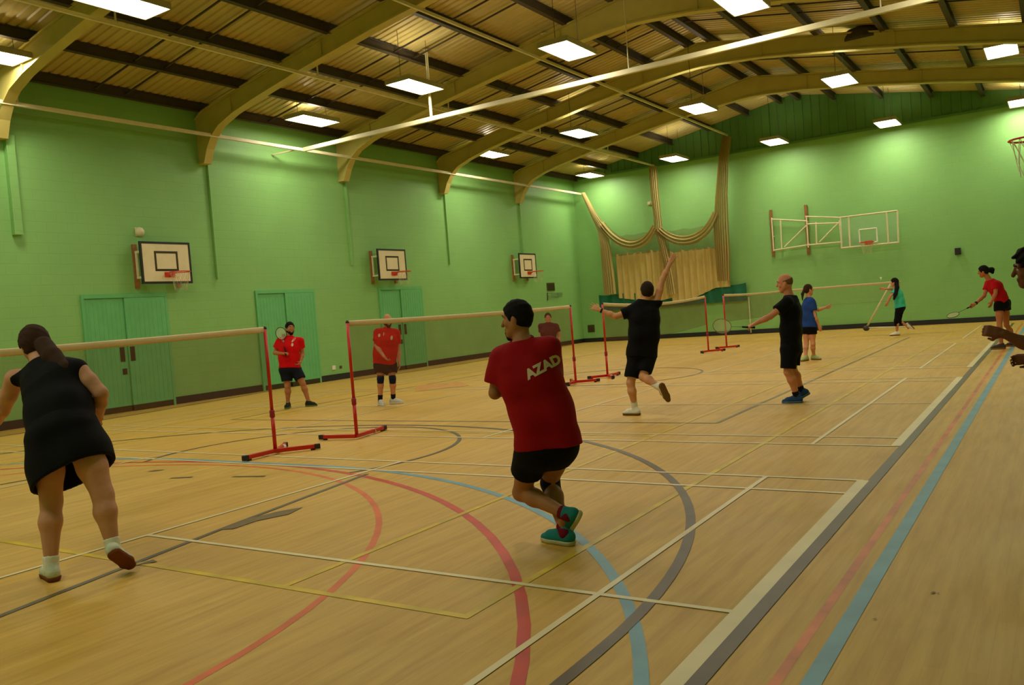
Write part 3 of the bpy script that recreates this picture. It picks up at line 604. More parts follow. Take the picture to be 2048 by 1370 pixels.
# ------------------------------------------------------------------ badminton nets and posts
def post(label, x, y, arms, sgn):
    """arms: floor end points of the base bars; sgn: side of the net along the hall"""
    t = thing('net_post', label, 'net post', (x, y, 0), 'red badminton net posts')
    MB().tube([(x, y, .05), (x, y, .5)], .024, 14).tube([(x, y, .5), (x, y, 1.56)], .021, 14).build('upright', M['post'], t, True)
    MB().lathe([(.03, .46), (.032, .47), (.032, .54), (.026, .55)], (x, y, 0), 14).build('collar', M['collar'], t, True)
    MB().lathe([(.0235, 1.55), (.025, 1.565), (.012, 1.585)], (x, y, 0), 12).build('cap', M['rubber'], t, True)
    for a, b in arms:
        MB().bar((*a, .045), (*b, .045), .045, .05).build('base_bar', M['post'], t, bevel=.006)
        d = np.array(b)-np.array(a); d = d/np.linalg.norm(d)
        MB().bar((*(np.array(b)-d*.06), .042), (*(np.array(b)+d*.012), .042), .056, .062).build('end_cap', M['rubber'], t, bevel=.006)
        MB().box((b[0]-d[0]*.08-.02, b[1]-d[1]*.08-.02, 0), (b[0]-d[0]*.08+.02, b[1]-d[1]*.08+.02, .025)).build('rubber_foot', M['rubber'], t)
    a, b = arms[-1]; w = (np.array(a)*.45+np.array(b)*.55)
    MB().tube([(w[0]-.012, w[1]+.035, .04), (w[0]+.012, w[1]+.035, .04)], .032, 12).build('wheel', M['white'], t, True)
    return t
pX = -8.15
post('red net post left of the bearded man, ending the nearest net', -8.22, 7.08, [((-8.22, 7.1), (-8.2, 6.58)), ((-8.22, 7.05), (-7.86, 7.47)), ((-8.22, 7.1), (-8.5, 7.5))], 1)
post('red net post left of the man with knee pads, start of the second net', -7.93, 8.22, [((-7.93, 8.2), (-8.47, 8.08)), ((-7.93, 8.2), (-8.08, 8.95))], -1)
post('red net post right of the maroon-shirted player, ending the second net', -8.2, 14.8, [((-8.2, 14.8), (-8.18, 14.4)), ((-8.2, 14.8), (-7.84, 15.12)), ((-8.2, 14.8), (-8.5, 15.15))], 1)
post('red net post behind the leaping man\'s left hand, start of the third net', -8.09, 16.0, [((-8.09, 16.0), (-8.35, 15.62)), ((-8.09, 16.0), (-8.06, 16.5)), ((-8.09, 16.0), (-7.76, 15.6))], -1)
post('red net post at the far end of the third net, right of the leaping man', -8.24, 22.55, [((-8.24, 22.55), (-8.32, 22.2)), ((-8.24, 22.55), (-7.9, 22.9))], 1)
post('red net post behind the bald man\'s racket head, start of the fourth net', -8.2, 23.96, [((-8.2, 23.96), (-8.45, 23.75)), ((-8.2, 23.96), (-7.95, 24.3))], -1)
post('red net post hidden behind the bald man, end of the fourth net', -8.15, 30.55, [((-8.15, 30.55), (-8.4, 30.3)), ((-8.15, 30.55), (-7.9, 30.8))], 1)
def bnet(label, p0, p1, sag=.03, m='net', depth=.76):
    p0 = np.array(p0, float); p1 = np.array(p1, float); n = 24
    t = thing('badminton_net', label, 'badminton net', tuple((p0+p1)/2), 'badminton nets')
    tp = []
    for i in range(n+1):
        u = i/n; q = p0+(p1-p0)*u; q[2] -= sag*4*u*(1-u); tp.append(q)
    MB().tube(tp, .012, 8, flat=3.0).build('tape', M['tape'], t, True)
    mb = MB(); v = []; d = (p1-p0)/np.linalg.norm(p1-p0); q = np.array([-d[1], d[0], 0])
    for j in range(7):
        for i in range(n+1): v.append(tp[i]-np.array([0, 0, depth*j/6])+q*.012*math.sin(i*1.7+j)*(j/6))
    mb.add(v, [(j*(n+1)+i, j*(n+1)+i+1, (j+1)*(n+1)+i+1, (j+1)*(n+1)+i) for j in range(6) for i in range(n)])
    mb.build('netting', M[m], t, True)
    MB().tube([np.array(v[6*(n+1)+i]) for i in range(n+1)], .004, 6).build('bottom_cord', M['net'], t, True)
    return t
bnet('nearest badminton net, reaching in from the left edge behind the woman', (-8.08, .75, 1.54), (-8.22, 7.06, 1.545))
bnet('second badminton net, in front of the man with knee pads', (-7.93, 8.25, 1.545), (-8.2, 14.77, 1.545), .02)
bnet('third badminton net, behind the leaping man in black', (-8.09, 16.03, 1.545), (-8.24, 22.52, 1.545), .09)
bnet('fourth badminton net, behind the bald man\'s racket arm', (-8.2, 24.0, 1.545), (-8.15, 30.52, 1.545), .03)
bnet('white tape of the low net between the girl in blue and the girl in turquoise', (-8.12, 30.56, 1.545), (-4.35, 29.98, 1.545), .0, 'net_thin', .6)
tp = thing('wheeled_post', 'cream wheeled post with a sloping brace near the back wall beside the girl in turquoise', 'net post', (-4.75, 30.0, 0))
MB().tube([(-4.66, 30.08, 1.5), (-5.5, 30.22, .12)], .03, 10).build('brace', M['cream'], tp, True)
MB().tube([(-5.55, 30.2, .1), (-4.1, 29.9, .07)], .025, 8).build('base_bar', M['cream'], tp, True)
MB().tube([(-5.52, 30.14, .09), (-5.5, 30.25, .09)], .09, 16).build('wheel', M['purlin'], tp, True)
# shuttlecock in the air
sh = thing('shuttlecock', 'white shuttlecock in the air left of the girl in turquoise', 'shuttlecock', SHUT)
s0 = MB().lathe([(.028, .07), (.031, .072), (.014, .012), (.012, .01)], SHUT, 16).build('feather_skirt', M['white'], sh, True)
MB().lathe([(.004, -.014), (.012, -.008), (.0135, .0), (.0125, .012)], SHUT, 14).build('cork', M['cream'], sh, True)

# ------------------------------------------------------------------ people: smooth blended bodies meshed on a grid
A_ = lambda p: np.array(p, float)
def unit(v): v = A_(v); return v/np.linalg.norm(v)
class Field:
    def __init__(s, pts, pad, h):
        P = np.array(pts, float); s.h = h; s.lo = P.min(0)-pad; n = np.ceil((P.max(0)+pad-s.lo)/h).astype(int)+1; s.n = n
        s.D = np.full(n, .12, np.float32)
        s.ax = [(s.lo[i]+h*np.arange(n[i])).astype(np.float32) for i in range(3)]
    def sub(s, pts, r):
        P = np.array(pts, float); a = np.clip(np.floor((P.min(0)-r-s.lo)/s.h).astype(int), 0, s.n-1); b = np.clip(np.ceil((P.max(0)+r-s.lo)/s.h).astype(int)+1, 1, s.n)
        sl = tuple(slice(a[i], max(b[i], a[i]+1)) for i in range(3))
        return sl, s.ax[0][sl[0]][:, None, None], s.ax[1][sl[1]][None, :, None], s.ax[2][sl[2]][None, None, :]
    def put(s, sl, d, k, neg=False):
        c = s.D[sl]
        if neg:
            d = -d
            if k <= 0: s.D[sl] = np.maximum(c, d); return
            h = np.clip(.5-.5*(c-d)/k, 0, 1); s.D[sl] = c+(d-c)*h+k*h*(1-h); return
        if k <= 0: s.D[sl] = np.minimum(c, d); return
        h = np.clip(.5+.5*(c-d)/k, 0, 1); s.D[sl] = c+(d-c)*h-k*h*(1-h)
    def cone(s, a, b, ra, rb, k=.02, flat=None, fs=1., clip=(), neg=False):
        a = A_(a); b = A_(b); sl, X, Y, Z = s.sub([a, b], max(ra, rb)*max(1, fs)+.06)
        ab = b-a; L2 = max(ab@ab, 1e-9); x, y, z = X-a[0], Y-a[1], Z-a[2]
        t = np.clip((x*ab[0]+y*ab[1]+z*ab[2])/L2, 0, 1); x = x-t*ab[0]; y = y-t*ab[1]; z = z-t*ab[2]
        q = x*x+y*y+z*z
        if flat is not None:
            f = unit(flat); m = x*f[0]+y*f[1]+z*f[2]; q = q+(1/fs**2-1)*m*m
        d = np.sqrt(q)-(ra+t*(rb-ra))
        for p, n in clip: d = np.maximum(d, (X-p[0])*n[0]+(Y-p[1])*n[1]+(Z-p[2])*n[2])
        s.put(sl, d, k, neg)
    def ell(s, c, axes, rad, k=.02, clip=(), neg=False):
        c = A_(c); rad = A_(rad); sl, X, Y, Z = s.sub([c], rad.max()+.06); x, y, z = X-c[0], Y-c[1], Z-c[2]
        q0 = 0; q1 = 0
        for a, r in zip(axes, rad):
            m = (x*a[0]+y*a[1]+z*a[2])/r; q0 = q0+m*m; q1 = q1+(m/r)**2
        k0 = np.sqrt(q0); d = k0*(k0-1)/np.sqrt(q1+1e-9)
        for p, n in clip: d = np.maximum(d, (X-p[0])*n[0]+(Y-p[1])*n[1]+(Z-p[2])*n[2])
        s.put(sl, d, k, neg)
    def loft(s, lv, k=.03, neg=False):
        """levels (centre, half width, half depth, right vector): stadium-shaped cross sections"""
        for (ca, wa, da, ra), (cb, wb, db, rb) in zip(lv, lv[1:]):
            ca, cb, ra, rb = map(A_, (ca, cb, ra, rb)); sl, X, Y, Z = s.sub([ca, cb], max(wa, wb)+.06)
            ab = cb-ca; L = np.linalg.norm(ab); u = ab/L; x, y, z = X-ca[0], Y-ca[1], Z-ca[2]
            t = np.clip((x*u[0]+y*u[1]+z*u[2])/L, 0, 1); x = x-t*ab[0]; y = y-t*ab[1]; z = z-t*ab[2]
            r = [ra[i]+t*(rb[i]-ra[i]) for i in range(3)]; m = x*r[0]+y*r[1]+z*r[2]
            W = wa+t*(wb-wa); Dp = da+t*(db-da); q = x*x+y*y+z*z-m*m; e = np.maximum(np.abs(m)-(W-Dp), 0)
            s.put(sl, np.sqrt(np.maximum(q, 0)+e*e)-Dp, k, neg)
    def clip(s, p, n):
        p = A_(p); n = unit(n); X, Y, Z = s.ax[0][:, None, None], s.ax[1][None, :, None], s.ax[2][None, None, :]
        s.D = np.maximum(s.D, ((X-p[0])*n[0]+(Y-p[1])*n[1]+(Z-p[2])*n[2]).astype(np.float32))
    def folds(s, amp, up, fr=26., seed=0.):
        up = unit(up); X, Y, Z = s.ax[0][:, None, None], s.ax[1][None, :, None], s.ax[2][None, None, :]
        a = unit(np.cross(up, [.3, .8, .2])); b = np.cross(up, a)
        U = X*up[0]+Y*up[1]+Z*up[2]; V = X*a[0]+Y*a[1]+Z*a[2]; W = X*b[0]+Y*b[1]+Z*b[2]
        s.D = s.D+(amp*(np.sin(fr*(U+.7*V)+seed+2.2*np.sin(6*W+seed))*.6+np.sin(fr*.6*(U*.4-V-W*.8)+2*np.sin(7*U+seed))*.6)).astype(np.float32)
    def mesh(s, name, m, parent, smooth=2):
        D = s.D; D[0] = D[-1] = .1; D[:, 0] = D[:, -1] = .1; D[:, :, 0] = D[:, :, -1] = .1
        I = D < 0; nx, ny, nz = D.shape
        cnt = np.zeros((nx-1, ny-1, nz-1), np.int8)
        for i in (0, 1):
            for j in (0, 1):
                for k in (0, 1): cnt += I[i:nx-1+i, j:ny-1+j, k:nz-1+k]
        act = (cnt > 0) & (cnt < 8); C = np.argwhere(act)
        if len(C) == 0: raise RuntimeError('empty '+name)
        idx = np.full(act.shape, -1, np.int64); idx[act] = np.arange(len(C))
        acc = np.zeros((len(C), 3)); num = np.zeros(len(C))
        for ax in range(3):
            o1, o2 = [a for a in range(3) if a != ax]
            for p in (0, 1):
                for q in (0, 1):
                    e = np.zeros(3, int); e[o1] = p; e[o2] = q; f = e.copy(); f[ax] = 1
                    a = D[tuple((C+e).T)]; b = D[tuple((C+f).T)]; cr = (a < 0) != (b < 0)
                    t = np.where(cr, a/np.where(a == b, 1, a-b), 0); pos = np.tile(e.astype(float), (len(C), 1)); pos[:, ax] = t
                    acc[cr] += pos[cr]; num[cr] += 1
        V = s.lo+s.h*(C+acc/num[:, None])
        F = []
        for ax in range(3):
            o1, o2 = [(1, 2), (2, 0), (0, 1)][ax]
            sl0 = [slice(1, -1)]*3; sl0[ax] = slice(0, -1); sl1 = [slice(1, -1)]*3; sl1[ax] = slice(1, None)
            a = I[tuple(sl0)]; b = I[tuple(sl1)]
            E_ = np.argwhere(a != b); fl_ = a[tuple(E_.T)]; E_ = E_+1; E_[:, ax] -= 1
            q = []
            for d1, d2 in ((-1, -1), (0, -1), (0, 0), (-1, 0)):
                g = E_.copy(); g[:, o1] += d1; g[:, o2] += d2; q.append(idx[tuple(g.T)])
            Q = np.stack(q, 1); Q[~fl_] = Q[~fl_][:, ::-1]; F.append(Q)
        F = np.concatenate(F); F = F[(F >= 0).all(1)]
        for _ in range(smooth):
            S = np.zeros_like(V); n = np.zeros(len(V))
            for i in range(4):
                a, b = F[:, i], F[:, (i+1) % 4]; np.add.at(S, a, V[b]); np.add.at(n, a, 1)
            V = V+.5*(S/np.maximum(n, 1)[:, None]-V)
        me = bpy.data.meshes.new(name); me.vertices.add(len(V)); me.vertices.foreach_set('co', V.astype(np.float32).ravel())
        me.loops.add(4*len(F)); me.loops.foreach_set('vertex_index', F.astype(np.int32).ravel())
        me.polygons.add(len(F)); me.polygons.foreach_set('loop_start', np.arange(0, 4*len(F), 4, dtype=np.int32))
        me.update(calc_edges=True); me.polygons.foreach_set('use_smooth', [True]*len(F)); me.materials.append(m)
        o = bpy.data.objects.new(name, me); COL.objects.link(o); put(o, parent); return o

MC = {}
def cm(name, rgb, rough=.85, bump=(220, .25)):
    if name not in MC: MC[name] = mat(name, rgb, rough, spec=.18, noise=(9, .08), bump=bump)
    return MC[name]
def skin(name, rgb): return cm(name, rgb, .55, (60, .08))

def hand(F, w, d, n, thumb, curl, sc=1., spread=.0):
    """palm and five fingers; n points out of the palm, thumb=+1/-1 side along d x n"""
    d = unit(d); n = unit(A_(n)-d*np.dot(n, d)); la = np.cross(d, n); w = A_(w)
    F.loft([(w-d*.02*sc, .027*sc, .019*sc, la), (w+d*.03*sc, .036*sc, .017*sc, la), (w+d*.085*sc, .041*sc, .0135*sc, la)], .012)
    for i, (off, ln) in enumerate(((.030, .072), (.010, .080), (-.010, .074), (-.029, .058))):
        off *= thumb; p = w+(d*.085+la*off)*sc; a = curl*(1-.1*i)*.55; dd = unit(d+la*off*spread*12)
        r = .0088*sc
        for fr, st in ((.44, 1.), (.31, .9), (.25, .8)):
            q = p+(dd*math.cos(a)+n*math.sin(a))*ln*fr*sc; F.cone(p, q, r, r*.93, .004); p = q; r *= .93; a += curl*st*.62
    p = w+(d*.022+la*thumb*.024+n*.004)*sc; td = unit(d*.62+la*thumb*.66+n*.3)
    q = p+td*.04*sc; F.cone(p, q, .0145*sc, .0108*sc, .008)
    td = unit(d*.85+la*thumb*(.25-.45*min(curl, 1))+n*(.25+.35*curl)); F.cone(q, q+td*.033*sc, .0108*sc, .009*sc, .005)

def shoe(t, ank, d, up, m, ms, h, sc=1.):
    d = unit(d); up = unit(A_(up)-d*np.dot(up, d)); la = np.cross(d, up); ank = A_(ank)
    hl = ank-up*.05*sc-d*.035*sc; bl = ank-up*.058*sc+d*.115*sc; te = ank-up*.068*sc+d*.165*sc
    F = Field([hl, bl, te, ank], .1, h); bot = ank-up*.082*sc
    F.cone(hl, bl, .041*sc, .044*sc, .02, up, .95); F.cone(bl, te, .042*sc, .033*sc, .02, up, .8)
    F.cone(hl+up*.01*sc, ank+up*.012*sc-d*.004, .040*sc, .041*sc, .02); F.cone(ank-up*.01*sc, bl+up*.004*sc, .036*sc, .03*sc, .02)
    F.clip(ank+up*.022*sc, up+d*.25); F.clip(bot, -up)
    o = F.mesh('shoe', m, t)
    F = Field([hl, bl, te], .1, h)
    for p, q, a, b in ((hl, bl, .046, .048), (bl, te, .047, .036)): F.cone(p-up*.022*sc, q-up*.012*sc, a*sc, b*sc, .015)
    F.clip(bot+up*.012*sc, up); F.clip(bot-up*.018*sc, -up)
    F.mesh('sole', ms, o, 1)
    for k in range(3):                                          # laces
        c = ank+up*(-.008-.012*k)*sc+d*(.035+.026*k)*sc
        MB().tube([c-la*.024*sc+up*.001, c+up*.007*sc, c+la*.024*sc+up*.001], .0035*sc, 6).build('lace', MC.get('lace') or cm('lace', (226, 220, 200)), o)
    return o

def person(key, label, c):
    J = {k: A_(v) for k, v in PEOPLE[key].items()}
    h = c.get('h', .008); tw = c.get('tw', 1.); td = c.get('td', 1.); ls = c.get('ls', 1.); hs = c.get('hs', 1.); am = c.get('arm', 1.)*ls
    base = (J['ankL']+J['ankR'])/2; base[2] = 0
    t = thing('person', label, 'person', tuple(base))
    up = unit(J['neck']-J['pelvis'])
    rc = J['shR']-J['shL']; rc = unit(rc-up*(rc@up)); rp = J['hipR']-J['hipL']; rp = unit(rp-up*(rp@up)+rc*.02); fr = np.cross(up, rc)
    if fr @ J['face'] < -.2: pass
    msk = skin(*c['skin'])
    hu = unit(.5*unit(J['head']-J['neck'])+.7*A_([0, 0, 1])) ; hf = J['face']-hu*(J['face']@hu); hf = unit(hf); hr = np.cross(hf, hu)
    hc = J['head']
    shc = (J['shL']+J['shR'])/2
    W = c.get('W', (.165, .145, .165, .15)); Dd = c.get('D', (.105, .095, .112, .085))
    lv = [(J['pelvis']-up*.03, W[0]*tw, Dd[0]*td, rp), (J['waist'], W[1]*tw, Dd[1]*td, unit(rp+rc)), (J['chest'], W[2]*tw, Dd[2]*td, rc), (shc*.6+J['chest']*.4, W[3]*tw, Dd[3]*td, rc), (shc-up*.01, W[3]*.72*tw, .062*td, rc)]
    allp = [v for k, v in J.items() if k not in ('face', 'toeL', 'toeR', 'upL', 'upR', 'hdL', 'hdR', 'rkh', 'hem')]
    # ---- body
    F = Field(allp, .24, h)
    F.loft([(a, w-.012, d-.012, r) for a, w, d, r in lv], .04)
    F.cone(shc+up*.0, hc-hu*.05*hs-hf*.012, .062*hs*ls**.5, .052*hs*ls**.5, .04)
    for s in 'LR':
        sg = 1 if s == 'R' else -1
        sh, el, wr = J['sh'+s], J['el'+s], J['wr'+s]; hp, kn, an = J['hip'+s], J['knee'+s], J['ank'+s]
        F.cone(shc+up*.042, sh, .045*ls, .042*ls, .05); F.cone(sh, sh+(el-sh)*.5, .052*am, .047*am, .04); F.cone(sh+(el-sh)*.5, el, .047*am, .038*am, .02)
        F.cone(el, el+(wr-el)*.35, .038*am, .040*am, .02); F.cone(el+(wr-el)*.35, wr, .040*am, .026*am**.5, .02)
        F.cone(hp, hp+(kn-hp)*.5, .090*ls, .076*ls, .05); F.cone(hp+(kn-hp)*.5, kn, .076*ls, .054*ls, .03)
        cf = unit(np.cross(rp, kn-an)); cf = -cf if cf @ fr > 0 else cf
        F.cone(kn, kn+(an-kn)*.32+cf*.012, .052*ls, .057*ls, .03); F.cone(kn+(an-kn)*.32+cf*.012, an, .056*ls, .034*ls**.5, .03)
        fd = J['toe'+s]; F.cone(an, an-A_([0, 0, .03])+fd*.05, .034, .03, .02)
        pn = c.get('palm'+s); hd = J['hd'+s]; pn = fr if isinstance(pn, str) else pn
        if pn is None: pn = -sg*rc*.8+fr*.35                     # palms face the thighs
        # thumb towards the front of the body
        ds = unit(hd); nn = unit(A_(pn)-ds*(A_(pn)@ds)); la = np.cross(ds, nn); tb = c.get('thumb'+s) or (1 if la @ fr > 0 else -1)
        hand(F, wr+unit(wr-el)*.01, hd, pn, tb, c.get('curl'+s, .45), c.get('hand', 1.)*(.96 if hs >= 1 else .9), c.get('spread'+s, 0))
    # head with a face
    ax = (hr, hf, hu)
    F.ell(hc+hu*.018*hs-hf*.008*hs, ax, A_([.073, .093, .098])*hs, .03)
    F.cone(hc-hu*.03*hs+hf*.028*hs, hc-hu*.088*hs+hf*.062*hs, .056*hs, .028*hs, .03)
    for s in (-1, 1):
        F.cone(hc-hu*.045*hs+hr*s*.045*hs, hc-hu*.085*hs+hf*.055*hs+hr*s*.014*hs, .03*hs, .022*hs, .03)
        F.ell(hc+hr*s*.076*hs-hf*.006*hs-hu*.008*hs, ax, A_([.010, .02, .031])*hs, .008)
        F.cone(hc+hf*.079*hs+hu*.032*hs+hr*s*.012*hs, hc+hf*.070*hs+hu*.032*hs+hr*s*.045*hs, .012*hs, .011*hs, .015)
        F.ell(hc+hf*.062*hs-hu*.022*hs+hr*s*.038*hs, ax, A_([.022, .018, .02])*hs, .02)
        F.ell(hc+hf*.091*hs+hu*.012*hs+hr*s*.031*hs, ax, A_([.017, .012, .011])*hs, .008, neg=True)
    F.cone(hc+hf*.086*hs+hu*.018*hs, hc+hf*.108*hs-hu*.022*hs, .010*hs, .014*hs, .012)
    F.cone(hc+hf*.088*hs-hu*.052*hs-hr*.016*hs, hc+hf*.088*hs-hu*.052*hs+hr*.016*hs, .0075*hs, .0075*hs, .008)
    F.cone(hc+hf*.086*hs-hu*.064*hs-hr*.013*hs, hc+hf*.086*hs-hu*.064*hs+hr*.013*hs, .008*hs, .008*hs, .008)
    body = F.mesh('body', msk, t)
    for s in (-1, 1):
        e = hc+hf*.0735*hs+hu*.012*hs+hr*s*.031*hs
        F = Field([e], .03, .002); F.ell(e, ax, A_([.0122]*3)*hs, 0); eo = F.mesh('eye', cm('eye_white', (168, 156, 142), .3, None), t)
        F = Field([e], .03, .002); F.ell(e+hf*.0095*hs, ax, A_([.0055, .004, .0055])*hs, 0); F.mesh('iris', cm('dark_iris', (34, 22, 14), .3, None), eo)
        MB().tube([hc+hf*.092*hs+hu*.036*hs+hr*s*.014*hs, hc+hf*.087*hs+hu*.041*hs+hr*s*.03*hs, hc+hf*.078*hs+hu*.036*hs+hr*s*.046*hs], .004*hs, 6).build('eyebrow', cm(*c['hair']), t, True)
    # ---- hair
    hm = cm(*c['hair'], .6, (90, .5)); st = c.get('style', 'short')
    F = Field([hc]+[J[k] for k in ('pt1', 'pt2', 'pt3', 'pt4') if k in J], .16, .005 if h < .0075 else .006)
    th = c.get('hairth', .012)
    q = hc+hu*.024*hs-hf*.010*hs
    if st == 'bald':
        F.ell(q, ax, A_([.076, .094, .100])*hs, 0, clip=((hc+hu*.035*hs, unit(hu+hf*.2)), (hc-hu*.075*hs, -hu), (hc+hf*.015*hs, hf)))
    else:
        nrm = unit(hf*.86-hu*.5); F.ell(q, ax, A_([.074+th, .094+th, .099+th])*hs, 0, clip=((hc+hf*.052*hs+hu*.035*hs, nrm), (hc-hu*.085*hs, -hu)))
        F.ell(hc+hr*.082*hs-hf*.0-hu*.012*hs, ax, A_([.02, .024, .034])*hs, .004, neg=True); F.ell(hc-hr*.082*hs-hu*.012*hs, ax, A_([.02, .024, .034])*hs, .004, neg=True)
    if st == 'curly': F.folds(.010, hu, 120, 1.)
    elif st != 'bald': F.folds(.002, hf, 160, 1.)
    pts = [J[k] for k in ('pt1', 'pt2', 'pt3', 'pt4') if k in J]
    rs = c.get('tail', (.04, .035, .03, .012))
    for i in range(len(pts)-1): F.cone(pts[i], pts[i+1], rs[i], rs[i+1], .02)
    F.mesh('hair', hm, t, 1)
    if c.get('beard') == 'goatee':
        F = Field([hc], .17, .004); F.cone(hc-hu*.075*hs+hf*.085*hs, hc-hu*.108*hs+hf*.07*hs, .016*hs, .024*hs, .01); F.mesh('beard', hm, t, 1)
    elif c.get('beard'):
        F = Field([hc], .17, .005); F.cone(hc-hu*.03*hs+hf*.03*hs, hc-hu*.094*hs+hf*.062*hs, .058*hs, .034*hs, .02)
        for s in (-1, 1): F.cone(hc-hu*.045*hs+hr*s*.047*hs+hf*.006, hc-hu*.09*hs+hf*.055*hs+hr*s*.014*hs, .032*hs, .025*hs, .02)
        F.clip(hc-hu*.026*hs, unit(hu*.95+hf*.3)); F.ell(hc+hf*.1*hs-hu*.058*hs, ax, A_([.018, .02, .009])*hs, .004, neg=True); F.mesh('beard', hm, t, 1)
    # ---- shirt
    if c.get('top'):
        nm, mname, rgb, ease, sl_len = c['top']; mt = cm(mname, rgb)
        hemc = J['pelvis']-up*c.get('hemdrop', .06)
        F = Field([J['pelvis'], J['shL'], J['shR'], J['elL'], J['elR'], J['neck'], hemc], .3, h)
        L_ = [(hemc-up*.05, (W[0]+.012)*tw+ease, max(Dd[0], Dd[1])*td+ease+.022, rp)]+[(a, w+ease+(.012 if i == 1 else 0), d+ease+(.012 if i == 1 else 0), r) for i, (a, w, d, r) in enumerate(lv)]
        F.loft(L_, .05)
        F.cone(shc-up*.02, shc+up*.055+hf*.0, .088*ls, .068*ls, .05)
        for s in 'LR':
            sh, el = J['sh'+s], J['el'+s]; F.cone(shc+up*.042, sh, .056*ls+ease*.5, .05*ls+ease*.5, .06)
            if sl_len:
                e = sh+(el-sh)*sl_len; ud = unit(el-sh); F.cone(sh, e+ud*.05, .058*am+ease*.8, .062*am+ease, .04, clip=((e, ud),))
        F.clip(hemc+fr*0, -unit(up-fr*c.get('hemtilt', 0)+rp*c.get('hemside', 0)))
        F.clip(shc+up*.088, up)
        F.folds(c.get('fold', .004), up, 24, len(key)+ord(key[0]))
        top = F.mesh(nm, mt, t)
        if c.get('collar'):
            n = 16; MB().tube([shc+up*(.076+.012*math.sin(2*math.pi*i/n))+(math.cos(2*math.pi*i/n)*rc+math.sin(2*math.pi*i/n)*fr)*.07*ls for i in range(n)], .013, 8, True, 1.6).build('collar', mt, top, True)
    else: top = None
    # ---- shorts / skirt / trousers
    b = c['bottom']; mb_ = cm(b[1], b[2]); ez = b[3]
    if b[0] == 'skirt':
        hem = J['hem']; md = unit(hem-J['pelvis'])
        def sk(o): return [(J['waist']*.55+J['pelvis']*.45, W[1]*tw+.02+o, Dd[1]*td+.02+o, rp), (J['pelvis'], W[0]*tw+.03+o, Dd[0]*td+.03+o, rp), (J['pelvis']*.4+hem*.6, W[0]*tw+.06+o, Dd[0]*td+.06+o, rp), (hem+md*.08, W[0]*tw+.085+o, Dd[0]*td+.085+o, rp)]
        F = Field([J['waist'], J['pelvis'], hem], .42, h); F.loft(sk(0), .04); F.folds(.007, md, 14, 2.); F.loft([(a, w, d, r) for a, w, d, r in sk(-.026)][1:], .02, neg=True)
        n = unit(md-fr*.22+rp*.2); F.clip(hem, n)
        F.mesh('skirt', mb_, t)
    else:
        F = Field([J['waist'], J['pelvis'], J['kneeL'], J['kneeR']], .25, h)
        F.loft([(J['waist']*.15+J['pelvis']*.85, W[1]*tw+ez*.5, Dd[1]*td+ez*.3, rp), (J['pelvis']-up*.05, (W[0]+.004)*tw+ez, (Dd[0]+.006)*td+ez, rp)], .05)
        for s in 'LR':
            hp, kn, an = J['hip'+s], J['knee'+s], J['ank'+s]; fl_ = c.get('short'+s, b[4]); e = hp+(kn-hp)*fl_; ud = unit(kn-hp)
            if b[4] > 1: e = kn+(an-kn)*(b[4]-1); F.cone(hp, kn, .093*ls+ez*.6, .068*ls+ez*.6, .05); F.cone(kn, e, .068*ls+ez*.6, .066*ls+ez*.6, .03)
            else: F.cone(hp, e+ud*.06, .095*ls+ez, (.095-.026*b[4])*ls+ez*1.3, .045, clip=((e, ud),))
        F.folds(.004, unit(J['pelvis']-J['kneeL']), 22, 3.+ord(key[0]))
        F.mesh(b[0], mb_, t)
    # ---- feet
    for s in 'LR':
        kn, an = J['knee'+s], J['ank'+s]; u = unit(kn-an)
        if c.get('sock'):
            nm, rgb, ln = c['sock']; F = Field([an, kn], .1, min(h, .007)); F.cone(an-u*.03, an+u*(ln+.03), .037*ls**.5+.005, .042*ls**.5+.006, .02, clip=((an+u*ln, u),)); F.mesh('sock', cm(nm, rgb), t)
        upv = J.get('up'+s); upv = A_([0, 0, 1]) if upv is None else upv
        shoe(t, an, J['toe'+s], upv, cm(*c['shoe']), cm(*c.get('sole', ('gum_sole', (150, 100, 52)))), min(h, .006), c.get('foot', 1.))
    for s in c.get('kneepads', ''):
        kn = J['knee'+s]; a = unit(J['hip'+s]-kn); b_ = unit(J['ank'+s]-kn); F = Field([kn+a*.13, kn+b_*.12], .12, min(h, .007))
        F.cone(kn+a*.11, kn, .064*ls, .060*ls, .03); F.cone(kn, kn+b_*.09, .060*ls, .062*ls, .03); F.clip(kn+a*.095, a); F.clip(kn+b_*.085, b_); F.mesh('knee_support', cm('navy_neoprene', (24, 28, 48)), t)
    for s, ln in c.get('bands', ()):
        w = J['wr'+s]; u = unit(J['el'+s]-w); F = Field([w, w+u*ln], .07, .005); F.cone(w-u*.02, w+u*(ln+.03), .033, .036, 0, clip=((w+u*ln, u), (w+u*.01, -u))); F.mesh('wristband', cm(*c.get('bandm', ('dark_band', (30, 28, 26)))), t)
    return t, top, J, rc, up, fr

